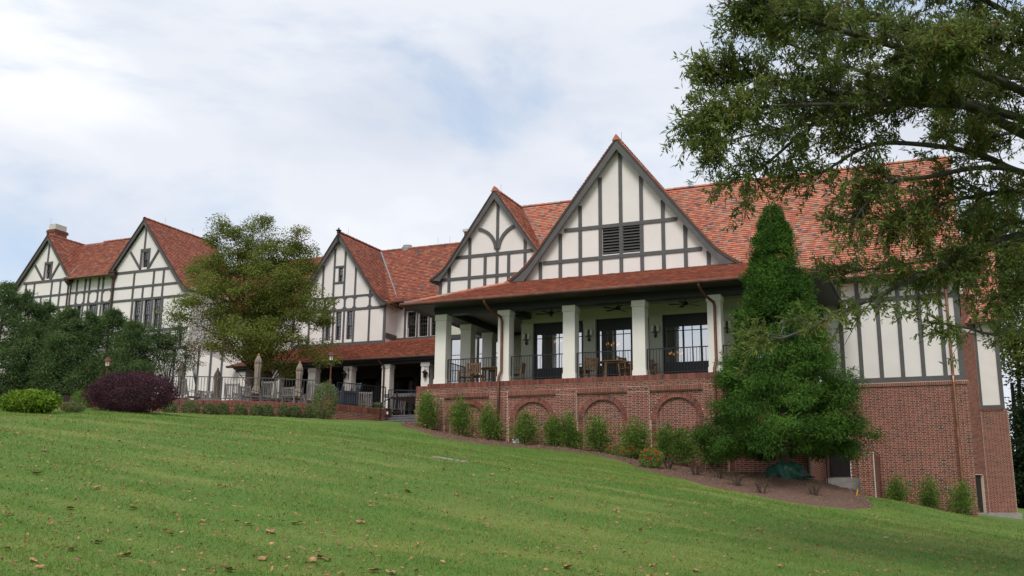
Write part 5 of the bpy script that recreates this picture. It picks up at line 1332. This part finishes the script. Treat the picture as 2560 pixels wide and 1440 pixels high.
rows = [(0.50, -0.10), (0.52, 0.05), (0.50, 0.17), (0.45, 0.27), (0.37, 0.35), (0.28, 0.40), (0.20, 0.42), (0.15, 0.41)]
for r_, z in rows:
    for j in range(nseg):
        a = 2 * math.pi * j / nseg; f = 1 + 0.13 * math.sin(7 * a + z * 9) + 0.09 * math.sin(13 * a - z * 16) + rng.uniform(-0.06, 0.06)
        k.v.append((cb.x + r_ * f * math.cos(a) * 1.1, cb.y + r_ * f * math.sin(a), cb.z + z + 0.05 * math.sin(3 * a + 1) * (z > 0.1) + rng.uniform(-0.02, 0.02)))
for i in range(len(rows) - 1):
    for j in range(nseg):
        a = i * nseg + j; b = i * nseg + (j + 1) % nseg; k.f.append((a, b, b + nseg, a + nseg)); k.m.append(0)
bag = thing('watering_bag', cb, 'crumpled green plastic watering bag round the conifer trunk', 'bag'); k.build('bag_body', 'tarp', bag, True)
k = MB(); k.hexa([(cb.x + 0.45, cb.y - 0.35, cb.z - 0.05), (cb.x + 0.95, cb.y - 0.15, cb.z - 0.06), (cb.x + 0.85, cb.y + 0.2, cb.z - 0.05), (cb.x + 0.5, cb.y + 0.1, cb.z - 0.05), (cb.x + 0.5, cb.y - 0.28, cb.z + 0.22), (cb.x + 0.8, cb.y - 0.12, cb.z + 0.03), (cb.x + 0.75, cb.y + 0.1, cb.z + 0.04), (cb.x + 0.52, cb.y + 0.02, cb.z + 0.24)]); k.build('bag_flap', 'tarp_dark', bag)
b = on_ground(1126, 1148); k = MB(); dq = [(b.x + x_, b.y + y_) for x_, y_ in ((-0.42, -0.11), (0.42, -0.11), (0.42, 0.11), (-0.42, 0.11))]; k.hexa([(x_, y_, gz(x_, y_) + float(bumps(x_, y_)) - 0.1) for x_, y_ in dq] + [(x_, y_, gz(x_, y_) + float(bumps(x_, y_)) + 0.022) for x_, y_ in dq]); o = k.build('drain_cover', 'concrete'); tag(o, 'flat grey drain cover set in the lawn', 'drain')

# ------------------------------------------------------------------ trees
def curve_pts(P, n=8):
    """smooth Catmull-Rom through P"""
    P = [Vector(p) for p in P]
    if len(P) < 3: return [P[0].lerp(P[-1], k / n) for k in range(n + 1)]
    Q = [P[0] * 2 - P[1]] + P + [P[-1] * 2 - P[-2]]; out = []
    for i in range(1, len(Q) - 2):
        for k in range(n):
            t = k / n; a, b, c, d = Q[i - 1], Q[i], Q[i + 1], Q[i + 2]
            out.append(0.5 * ((2 * b) + (c - a) * t + (2 * a - 5 * b + 4 * c - d) * t * t + (3 * b - 3 * c + d - a) * t ** 3))
    out.append(P[-1]); return out

# ---- conifer with the green bag (dense drooping plumes)
def conifer(base, top, prof, name, label, cat, leaf, seed, nplume, blades, L, W, trunk_r, group=None, zmin=0.12, droop=0.35, bark='bark_brown', xs=1.0, psize=0.4, rag=0.15):
    rng = np.random.RandomState(seed); b = np.array(base); H = top - b[2]
    t = thing(name, Vector(base), label, cat, group)
    MB().tube([(b[0], b[1], b[2] - 0.2), (b[0], b[1], b[2] + H * 0.4), (b[0], b[1], top - 0.2)], [trunk_r, trunk_r * 0.7, 0.02], 9).build('trunk', bark, t)
    P = []; D = []; Hn = []; br = MB()
    for k in range(nplume):
        s = zmin + (1 - zmin) * rng.random() ** 1.25
        R_ = np.interp(s, [q[0] for q in prof], [q[1] for q in prof]); a = rng.uniform(0, 6.283)
        ru = rng.random(); rr = R_ * (0.55 + 0.45 * ru ** 0.35) * (1 + 0.13 * math.sin(4 * a + 9 * s) + 0.13 * math.sin(9 * a - 23 * s)) * rng.uniform(0.96 - rag, 0.96 + rag * 0.75)
        c = b + np.array([math.cos(a) * rr * xs, math.sin(a) * rr, s * H - droop * rr * 0.25])
        out = np.array([math.cos(a), math.sin(a), 0.25 if s < 0.8 else 1.2]); size = psize * (0.75 + 0.5 * rng.random()) * (0.5 + 0.5 * min(1, R_ / 1.2))
        q = unit(rng.normal(size=(blades, 3))) * (rng.random((blades, 1)) ** 0.6) * np.array([1.0, 1.0, 0.62]) * size
        q = q + out * size * 0.15
        P.append(c + q); D.append(unit(q) * 0.55 + rng.normal(size=q.shape) * 0.6 + np.array([0, 0, 0.2 - 0.7 * (s < 0.6)])); Hn.append(unit(q) + unit(out[None]) * 0.45 + np.array([0, 0, 0.25]))
        if k % 6 == 0: br.tube([b + np.array([0, 0, s * H + 0.1]), (b + np.array([0, 0, s * H + 0.15]) + c) / 2, c], [0.03, 0.02, 0.006], 5)
    P = np.concatenate(P); D = np.concatenate(D)
    br.build('branches', bark, t)
    leaf_obj('crown', P, D, L * rng.uniform(0.7, 1.3, len(P)), W, [leaf], t, rng, hint=np.concatenate(Hn), hn=0.4)
    return t
conifer(cb, at(1943, 528, CED.y).z, [(0, 0.4), (0.09, 1.7), (0.136, 2.22), (0.21, 2.36), (0.29, 2.15), (0.36, 1.88), (0.47, 1.55), (0.59, 1.08), (0.65, 0.86), (0.74, 0.74), (0.86, 0.50), (0.95, 0.20), (1.0, 0.02)],
        'conifer_tree', 'dense dark green conifer standing before the porch corner', 'tree', 'needle_cedar', 201, 620, 340, 0.13, 0.026, 0.16, zmin=0.115, droop=0.6, psize=0.46, rag=0.19)
# ---- row of soft evergreens on the left
EL = [(-20, 700, 975, 74), (38, 722, 985, 62), (92, 752, 985, 58), (148, 768, 990, 56), (205, 780, 990, 60), (262, 772, 985, 62), (318, 806, 985, 52)]
EN = ['tall evergreen cut by the left picture edge', 'evergreen second from the left edge', 'evergreen third from the left edge, its top below the gable', 'evergreen in the middle of the left row', 'evergreen before the narrow timbered bay', 'evergreen standing behind the purple shrub', 'thin evergreen at the right end of the left row']
for i, ((x, yt, yb, w), lb) in enumerate(zip(EL, EN)):
    p = atd(x, 1000, 43.5 + (i % 3) * 0.8); Z = proj(p)[2]; tp = atd(x, yt, Z).z; R_ = w * Z / FPX
    conifer(Vector((p.x, p.y, gz(p.x, p.y))), tp, [(0, 0.3), (0.12, R_ * 0.7), (0.3, R_ * 1.1), (0.5, R_ * 1.05), (0.7, R_ * 0.8), (0.88, R_ * 0.42), (1, 0.05)], 'evergreen_tree', lb, 'tree', 'needle_pine', 210 + i, 190, 120, 0.15, 0.030, 0.08, group='evergreens on the left', zmin=0.16, droop=0.1, psize=0.52, rag=0.38)

# ---- broadleaf trees from foliage pads carried by limbs
def broadleaf(base, lobes, name, label, cat, leaf, seed, npad, per, L, W, trunk_r, fork, group=None, bark='bark_brown', leaf2=None, frac=0.1, flat=0.45, padr=0.55, extra=None, depthf=1.0):
    """lobes: (x,y,z,rx,ry,rz) ellipsoids the crown fills"""
    rng = np.random.RandomState(seed); t = thing(name, Vector(base), label, cat, group); B0 = Vector(base)
    wts = np.array([l[3] * l[4] * l[5] for l in lobes]) ** 0.75; wts /= wts.sum()
    C = []
    for k in range(npad):
        l = lobes[rng.choice(len(lobes), p=wts)]; d = rng.normal(size=3); d /= np.linalg.norm(d)
        C.append(np.array(l[:3]) + d * np.array(l[3:6]) * rng.uniform(0.35, 1.0) ** 0.6)
    C = np.array(C); tr = MB(); fk = [B0 + Vector(f) for f in fork]
    for f in fk: tr.tube(curve_pts([B0 - Vector((0, 0, 0.2)), B0.lerp(f, 0.5) + Vector((0, 0, 0.12)), f], 4), [trunk_r * (1 - 0.5 * k / 8) for k in range(9)], 8)
    tr.build('trunk', bark, t); br = MB()
    for c in C:
        c = Vector(c); f = min(fk, key=lambda q: (q - c).length); m = f.lerp(c, 0.5) + Vector((0, 0, 0.25 * (c - f).length * 0.4))
        r0 = min(0.022, trunk_r * 0.3)
        if rng.random() < 0.5: continue
        br.tube(curve_pts([f, m, c], 3), [r0 * (1 - 0.88 * k / 6) for k in range(7)], 5, cap=False)
    br.build('branches', bark, t)
    P = []; D = []; Hn = []; cc = C.mean(0)
    for c in C:
        pr_ = padr * rng.uniform(0.6, 1.25); q = unit(rng.normal(size=(per, 3))) * (rng.random((per, 1)) ** 0.45) * np.array([1, 1, flat]) * pr_
        P.append(c + q); D.append(q * np.array([1, 1, 0.4]) + rng.normal(size=(per, 3)) * 0.35 * pr_ + np.array([0, 0, -0.12])); Hn.append(unit(q) * 0.8 + unit((c - cc)[None]) * 0.5 + np.array([0, 0, 0.6]))
    P = np.concatenate(P); D = np.concatenate(D); ms = [leaf] + ([leaf2] if leaf2 else [])
    mi_ = (np.repeat(rng.random(npad) < frac, per) & (rng.random(len(P)) < 0.75)).astype(int) if leaf2 else None
    leaf_obj('crown', P, D, L * rng.uniform(0.7, 1.25, len(P)), W * rng.uniform(0.8, 1.2, len(P)), ms, t, rng, mi_, hint=np.concatenate(Hn))
    return t
def lobe(px, py, rpx, rpy, Z, dz=1.0):
    p = atd(px, py, Z); s = Z / FPX; return (p.x, p.y, p.z, rpx * s, rpx * s * dz, rpy * s)
ZT = 48.5
tp = atd(648, 1000, ZT)
broadleaf((tp.x, tp.y, ZPT), [lobe(575, 625, 62, 62, ZT), lobe(575, 610, 50, 50, ZT), lobe(655, 605, 52, 52, ZT + 1), lobe(655, 640, 60, 60, ZT), lobe(745, 640, 46, 58, ZT), lobe(740, 660, 50, 60, ZT),  lobe(640, 720, 150, 85, ZT - 0.5), lobe(560, 760, 110, 70, ZT - 1.2), lobe(480, 785, 62, 48, ZT), lobe(740, 760, 90, 70, ZT - 1), lobe(640, 850, 140, 55, ZT - 1.5), lobe(800, 770, 36, 60, ZT), lobe(790, 870, 50, 32, ZT - 1), lobe(820, 905, 30, 12, ZT - 1), lobe(520, 690, 50, 45, ZT), lobe(560, 560, 36, 18, ZT), lobe(650, 560, 30, 16, ZT), lobe(742, 585, 34, 18, ZT), lobe(700, 920, 60, 18, ZT - 1.2)],
          'spreading_tree', 'broad spreading olive-green tree on the patio', 'tree', 'leaf_zelkova', 301, 520, 190, 0.105, 0.052, 0.16,
          [(-0.45, -0.2, 1.7), (0.4, 0.2, 1.8), (0.1, -0.3, 2.2), (-0.2, 0.3, 2.0), (0.65, -0.3, 1.6), (-0.75, 0.1, 1.7)], leaf2='leaf_zelkova_red', frac=0.035, flat=0.62, padr=0.58)
p = atd(400, 985, 45.5)
broadleaf((p.x, p.y, 5.1), [lobe(385, 880, 55, 60, 45.5), lobe(420, 830, 40, 45, 45.5), lobe(360, 850, 26, 50, 45.5), lobe(450, 880, 34, 50, 45.5)], 'young_tree', 'thin young green tree between the evergreens and the spreading tree', 'tree', 'needle_pine', 302, 105, 170, 0.08, 0.036, 0.05, [(0, 0, 1.4), (0.4, 0, 1.5), (-0.4, 0.1, 1.3)], padr=0.5)
p = atd(487, 985, 45.0)
broadleaf((p.x, p.y, 5.3), [lobe(490, 890, 22, 42, 45), lobe(475, 870, 18, 20, 45)], 'young_tree', 'sparse young tree with reddish leaves by the leftmost parasol', 'tree', 'leaf_zelkova_red', 303, 22, 70, 0.06, 0.028, 0.04, [(0, 0, 1.5), (0.2, 0, 1.3)], padr=0.4, leaf2='needle_pine', frac=0.4)
# green tubs behind the planter and the table plants
for i, (x, y, w, h, lb) in enumerate(((915, 1000, 30, 34, 'rounded green shrub behind the planter box'), (948, 1004, 24, 26, 'smaller green shrub beside the high-backed chairs'))):
    b = atd(x, y, 46); b.z = ZPT; shrub(x, y, w, h * 1.6, 'tub_shrub', lb, 'shrub', 'shrubs on the patio', 'leaf_lime', 1400, 0.07, 0.03, seed=310 + i, base=b)
# trees beyond the right end
FT = [(2500, 660, 90, 110, 78, 'leaf_far', 'yellow-green tree behind the roof at the far right'), (2600, 800, 120, 150, 74, 'leaf_far', 'green tree at the far right edge beyond the rear block'), (2575, 1120, 62, 130, 70, 'leaf_dark', 'dark tree right of the rear brick block'), (2660, 980, 110, 200, 72, 'leaf_dark', 'dark tree just outside the right edge beyond the rear block'), (2600, 1215, 78, 60, 71, 'leaf_dark', 'low dark shrubbery tree beside the rear block at ground level')]
for i, (x, y, rx, ry, Z, lf, lb) in enumerate(FT):
    p = atd(x, y, Z); g = gz(p.x, p.y)
    broadleaf((p.x, p.y, g), [lobe(x, y, rx, ry, Z), lobe(x - rx * 0.4, y + ry * 0.5, rx * 0.7, ry * 0.5, Z), lobe(x + rx * 0.5, y - ry * 0.3, rx * 0.7, ry * 0.6, Z)], 'background_tree', lb, 'tree', lf, 320 + i, 90, 150, 0.30, 0.15, 0.25, [(0, 0, max(1.0, (p.z - g) * 0.5)), (0.6, 0, max(1.2, (p.z - g) * 0.6))], group='trees beyond the right end', padr=1.3, flat=0.7)

# ---- the big oak reaching in from the right
OZ = 15.0
rng = np.random.RandomState(77)
ob = atd(2830, 1330, OZ); ob.z = gz(ob.x, ob.y)
oak = thing('oak_tree', ob, 'large oak whose leafy limbs hang in from the upper right', 'tree')
tk = atd(2790, 560, OZ)
k = MB(); k.tube(curve_pts([ob - Vector((0, 0, 0.3)), ob.lerp(tk, 0.4) + Vector((0.1, 0, 0)), tk, atd(2740, 60, OZ), atd(2700, -350, OZ)], 5), [0.42 * (1 - 0.75 * i / 20) + 0.02 for i in range(21)], 12); k.build('trunk', 'bark_oak', oak)
LIMBS = [  # polyline (px, py, depth), foot radius, foliage amount
    ([(2760, 420, 15), (2560, 335, 14.6), (2417, 265, 14.2), (2272, 245, 13.9), (2077, 228, 13.6), (1900, 190, 13.3), (1760, 185, 13.2)], 0.085, 1.0),
    ([(2760, 400, 15), (2560, 300, 15.2), (2400, 250, 15.3), (2250, 215, 15.5), (2080, 150, 15.6), (1930, 95, 15.6)], 0.07, 1.0),
    ([(2720, 330, 15), (2560, 230, 14.0), (2350, 150, 13.2), (2150, 90, 12.8), (1990, 40, 12.6), (1870, 20, 12.6)], 0.07, 1.1),
    ([(2720, 300, 15), (2500, 130, 14.6), (2306, 83, 14.2), (2199, 53, 14), (2068, 46, 13.8), (1960, 0, 13.6)], 0.05, 0.9),
    ([(2560, 300, 14.8), (2350, 250, 14.2), (2194, 243, 13.8), (2102, 265, 13.5), (2004, 335, 13.2), (1912, 413, 13), (1860, 450, 12.9)], 0.045, 1.0),
    ([(2417, 265, 14.2), (2200, 262, 13.2), (2000, 262, 12.7), (1850, 275, 12.5), (1760, 300, 12.4)], 0.035, 0.9),
    ([(2300, 250, 14.1), (2120, 300, 14.6), (1960, 320, 14.8), (1830, 350, 14.9), (1790, 370, 14.9)], 0.03, 0.8),
    ([(2760, 470, 15), (2558, 432, 14.4), (2466, 393, 14.1), (2369, 369, 13.8), (2223, 357, 13.5), (2150, 374, 13.3), (2077, 418, 13.2), (1990, 459, 13.1)], 0.055, 0.8),
    ([(2760, 480, 15), (2500, 420, 13.8), (2320, 442, 13.2), (2223, 457, 13), (2165, 510, 12.9), (2120, 575, 12.9)], 0.04, 0.8),
    ([(2780, 520, 15), (2560, 480, 14.2), (2440, 490, 13.7), (2330, 520, 13.4), (2260, 560, 13.2)], 0.04, 1.0),
    ([(2790, 560, 15), (2560, 585, 14), (2450, 620, 13.6), (2300, 690, 13.3), (2150, 760, 13.1), (2000, 830, 13), (1890, 862, 13)], 0.05, 0.72),
    ([(2790, 560, 15), (2560, 600, 15), (2420, 640, 15.2), (2300, 655, 15.3), (2180, 672, 15.4), (2080, 690, 15.4)], 0.035, 0.75),
    ([(2790, 600, 15), (2650, 560, 14.2), (2520, 560, 13.8), (2430, 620, 13.6), (2400, 660, 13.5)], 0.035, 0.9),
    ([(2740, 200, 15), (2560, 60, 14.2), (2420, -20, 13.8), (2300, -60, 13.5)], 0.06, 1.2),
    ([(2740, 260, 15), (2600, 130, 13.2), (2480, 90, 12.6), (2380, 110, 12.3)], 0.05, 1.3),
    ([(2760, 380, 15), (2620, 320, 16.5), (2480, 340, 17), (2380, 330, 17.2)], 0.05, 1.3),
    ([(2780, 480, 15), (2640, 460, 16.5), (2520, 500, 17), (2440, 560, 17.2)], 0.05, 1.2),
    ([(2740, 220, 15), (2600, 200, 16.8), (2450, 190, 17.4), (2330, 180, 17.6)], 0.05, 1.3),
    ([(2790, 650, 15), (2640, 660, 15.5), (2540, 720, 15.6), (2500, 770, 15.6)], 0.035, 0.8),
    ([(2800, 780, 15), (2650, 800, 14), (2560, 836, 13.7), (2470, 834, 13.4), (2420, 820, 13.2), (2352, 808, 13)], 0.035, 0.22),
]
NIN = len(LIMBS)
for k in range(18):  # unseen limbs added out of view; the long ones shade the right lawn
    a_ = [-1.40, -1.52, -1.66, -1.30, -1.58, -1.5, -1.1, -0.8, -0.45, -0.1, 0.25, 0.6, 0.95, 1.25, -0.95, -0.3, 0.4, 0.8][k]; z0 = [7.2, 8.0, 7.6, 6.4, 9.0, 5.2, 6.0, 7.0, 5.6, 6.6, 5.4, 7.2, 6.2, 5.5, 8.6, 8.8, 9.0, 8.4][k]; L_ = [9.5, 9.0, 9.0, 9.0, 8.5, 5.5, 6.5, 6, 6.5, 6, 6.5, 6, 5.5, 5, 5, 5.5, 5, 5][k]
    p0 = Vector((tk.x, tk.y, z0)); e_ = Vector((math.cos(a_), math.sin(a_), 0)) * L_
    LIMBS.append(([p0, p0 + e_ * 0.35 + Vector((0, 0, 0.8)), p0 + e_ * 0.7 + Vector((0, 0, 1.0)), p0 + e_ + Vector((0, 0, 0.7))], 0.10, 0.55))
LP = []; LD = []; LI = []; LS = []
def perp(t, rng):
    a = rng.normal(size=3); a -= t * (a @ t); return a / np.linalg.norm(a)
for li, (pl_, r0, dens) in enumerate(LIMBS):
    C = curve_pts([p if isinstance(p, Vector) else atd(*p) for p in pl_], 7); n = len(C); mb = MB()
    mb.tube(C, [r0 * (1 - 0.86 * i / (n - 1)) + 0.004 for i in range(n)], 8)
    Ls = [0.0]
    for a, b in zip(C, C[1:]): Ls.append(Ls[-1] + (b - a).length)
    nsub = int(Ls[-1] * 13.5 * dens * (0.62 if li in (4, 7, 8, 10, 11) else (1.22 if li < 7 else 1.0)) + 4)
    for s in range(nsub):
        f = 0.14 + 0.86 * rng.random() ** 0.75; i = min(n - 2, int(f * (n - 1))); c = np.array(C[i].lerp(C[i + 1], f * (n - 1) - i))
        t = np.array((C[i + 1] - C[i]).normalized()); pp = perp(t, rng) * np.array([1, 1, 0.55])
        d = t * rng.uniform(0.35, 1.0) + pp * rng.uniform(0.5, 1.0) + np.array([0, 0, rng.uniform(-0.25, 0.30)]); d /= np.linalg.norm(d)
        ln = rng.uniform(0.30, 0.95) * (1.1 - 0.45 * f); m1 = c + d * ln * 0.5 + np.array([0, 0, 0.03]); e = c + d * ln + np.array([0, 0, -0.12 * ln])
        mb.tube([c, m1, e], [0.011, 0.007, 0.003], 4, cap=False)
        for w in range(int(rng.randint(6, 10))):
            g = rng.uniform(0.25, 1.0); q = c + (m1 - c) * min(1, g * 2) if g < 0.5 else m1 + (e - m1) * (g * 2 - 1)
            td = d * 0.7 + perp(d, rng) * 0.8 + np.array([0, 0, 0.0]); td /= np.linalg.norm(td); tl = rng.uniform(0.10, 0.30)
            if w % 2 == 0: mb.tube([q, q + td * tl], [0.004, 0.0015], 3, cap=False)
            nl = rng.randint(9, 16); sl = rng.random(nl)
            LP.append(q + td * (sl * tl)[:, None] + rng.normal(size=(nl, 3)) * 0.012)
            dd_ = td * 0.7 + rng.normal(size=(nl, 3)) * 0.55 + np.array([0, 0, 0.0]); LD.append(dd_); LS.append(np.full(nl, 1.0 if li < NIN else 2.3)); LI.append(np.full(nl, (1 if rng.random() < (0.16 if li in (7, 8, 9) else 0.03) else 0)))
    mb.build('limb', 'bark_oak', oak, True)
LP = np.concatenate(LP); LD = np.concatenate(LD); LI = np.concatenate(LI); LS = np.concatenate(LS)
leaf_obj('crown', LP, LD, LS * 0.092 * rng.uniform(0.65, 1.25, len(LP)), LS * 0.0245 * rng.uniform(0.8, 1.2, len(LP)), ['leaf_oak', 'leaf_oak_dry'], oak, rng, LI, droop=0.08, hint=np.tile([[-0.25, -0.45, 1.0]], (len(LP), 1)), hn=0.6)

# ------------------------------------------------------------------ grass blades and fallen leaves
rng = np.random.RandomState(11); NB = 300000
px = rng.uniform(-60, 2620, NB); d = 7.2 + 36 * rng.random(NB) ** 1.9
ang = np.array([-(YAW) + math.atan((x - 1280) / FPX) for x in (-60, 2620)]); th_ = ang[0] + (ang[1] - ang[0]) * (px + 60) / 2680
X = np.sin(th_) * d; Y = np.cos(th_) * d
Zg = ground(X, Y) + bumps(X, Y) * np.exp(-np.maximum(0, np.hypot(X + 12, Y - 22) - 20) / 6)
fx = np.array([p.x for p in FW]); fy = np.array([p.y for p in FW]); oi = np.argsort(fx)
ok = (Y < np.interp(X, fx[oi], fy[oi], left=31, right=41) - 0.1) & (Y < 40) & (rng.random(NB) < np.clip((44 - d) / 12, 0, 1))
X, Y, Zg, d = X[ok], Y[ok], Zg[ok], d[ok]; n = len(X)
a = rng.uniform(0, 6.283, n); h_ = rng.uniform(0.012, 0.034, n) * (1 + 0.02 * d); w_ = 0.0022 + 0.00022 * d
lx, ly = rng.normal(0, 0.6, n) * h_, rng.normal(0, 0.6, n) * h_
v = np.empty((n, 3, 3)); v[:, 0] = np.stack([X - np.cos(a) * w_, Y - np.sin(a) * w_, Zg - 0.004], 1); v[:, 1] = np.stack([X + np.cos(a) * w_, Y + np.sin(a) * w_, Zg - 0.004], 1); v[:, 2] = np.stack([X + lx, Y + ly, Zg + h_], 1)
gr = link('grass', np_mesh('grass', v.reshape(-1, 3), np.arange(n * 3).reshape(n, 3), ['grass_blade'])); tag(gr, 'short mown green grass blades covering the lawn', 'grass', kind='stuff')
def leaf_shape(seed, s):
    r_ = random.Random(seed); m = MB(); n = 9; P = []
    for k in range(n):
        a = 2 * math.pi * k / n; q = s * (0.55 + 0.45 * abs(math.sin(2.5 * a + seed))) * r_.uniform(0.8, 1.15)
        P.append((q * math.cos(a) * 1.15, q * math.sin(a) * 0.8, s * 0.35 * (q / s) ** 2 * (1 if k % 2 else 0.5) + r_.uniform(-0.08, 0.2) * s))
    for k in range(n): m.tri((0, 0, 0.02 * s), P[k], P[(k + 1) % n])
    return m.mesh('fallen_leaf', 'leaf_fallen')
shapes = [leaf_shape(k, 0.06) for k in range(6)]
BIGL = [(18, 1290), (182, 1378), (175, 1275), (92, 1190), (332, 1275), (592, 1105), (495, 1088), (1143, 1240), (1195, 1252), (1230, 1188), (1265, 1182), (1018, 1231), (925, 1198), (1316, 1380), (1450, 1385), (1630, 1418), (1895, 1326), (2048, 1368), (2215, 1345), (2040, 1392), (1420, 1428), (320, 1388), (82, 1408), (100, 1424), (570, 1430), (780, 1405), (815, 1402), (800, 1395), (655, 1400), (740, 1310), (505, 1305), (620, 1310), (675, 1328), (980, 1440), (935, 1432), (1040, 1432), (240, 1230), (110, 1130), (20, 1380), (245, 1357), (310, 1388), (1950, 1422), (1780, 1332), (1740, 1430), (1540, 1280), (2250, 1427), (430, 1335), (560, 1220), (840, 1160), (900, 1310), (1110, 1175), (1380, 1250), (1680, 1270), (1600, 1330)]
rl = random.Random(12)
def lawn_pt(x, y):
    p = on_ground(x, y); return Vector((p.x, p.y, gz(p.x, p.y) + float(bumps(p.x, p.y)) + 0.018))
for i, (x, y) in enumerate(BIGL):
    o = link('fallen_leaf', shapes[i % 6]); o.location = lawn_pt(x, min(y, 1438)); o.rotation_euler = (rl.uniform(-0.3, 0.3), rl.uniform(-0.3, 0.3), rl.uniform(0, 6.28)); s = rl.uniform(0.7, 1.25); o.scale = (s, s, s)
    tag(o, 'large dry brown leaf lying on the lawn', 'leaf', 'large fallen leaves on the lawn')
rng = np.random.RandomState(13); NL = 5200
px = rng.uniform(-20, 2580, NL); d = 8 + 20 * rng.random(NL) ** 1.2; th_ = -YAW + np.arctan((px - 1280) / FPX); X = np.sin(th_) * d; Y = np.cos(th_) * d
ok = (Y < np.interp(X, fx[oi], fy[oi], left=31, right=50) - 0.3); X, Y = X[ok], Y[ok]
Zg = ground(X, Y) + bumps(X, Y) + 0.022; n = len(X)
D = rng.normal(size=(n, 3)) * np.array([1, 1, 0.3])
fo = leaf_obj('fallen_leaves', np.stack([X, Y, Zg], 1), D, rng.uniform(0.03, 0.085, n), rng.uniform(0.012, 0.036, n), ['leaf_fallen'], None, rng); tag(fo, 'small dry leaf scraps scattered over the lawn', 'leaves', kind='stuff')

# ------------------------------------------------------------------ dark board fence behind the left shrubs
bf = thing('board_fence', atd(90, 1010, 41.5), 'dark brown board fence behind the left shrubs', 'fence')
mat('fence_brown', (0.040, 0.022, 0.018), 0.85, var=0.3, vscale=6)
fa, fb_ = atd(-40, 1010, 41.2), atd(232, 1010, 42.2); fn = 44; fd = (fb_ - fa); fd.z = 0; fl_ = fd.length; fd.normalize()
fme = MB().box(0.0, fl_ / fn - 0.012, -0.012, 0.012, -0.2, 0.78).mesh('board', 'fence_brown')
for k in range(fn):
    o = link('board', fme, bf); q = fa + fd * (fl_ * k / fn); o.location = (q.x, q.y, gz(q.x, q.y)); o.rotation_euler = (0, 0, math.atan2(fd.y, fd.x))
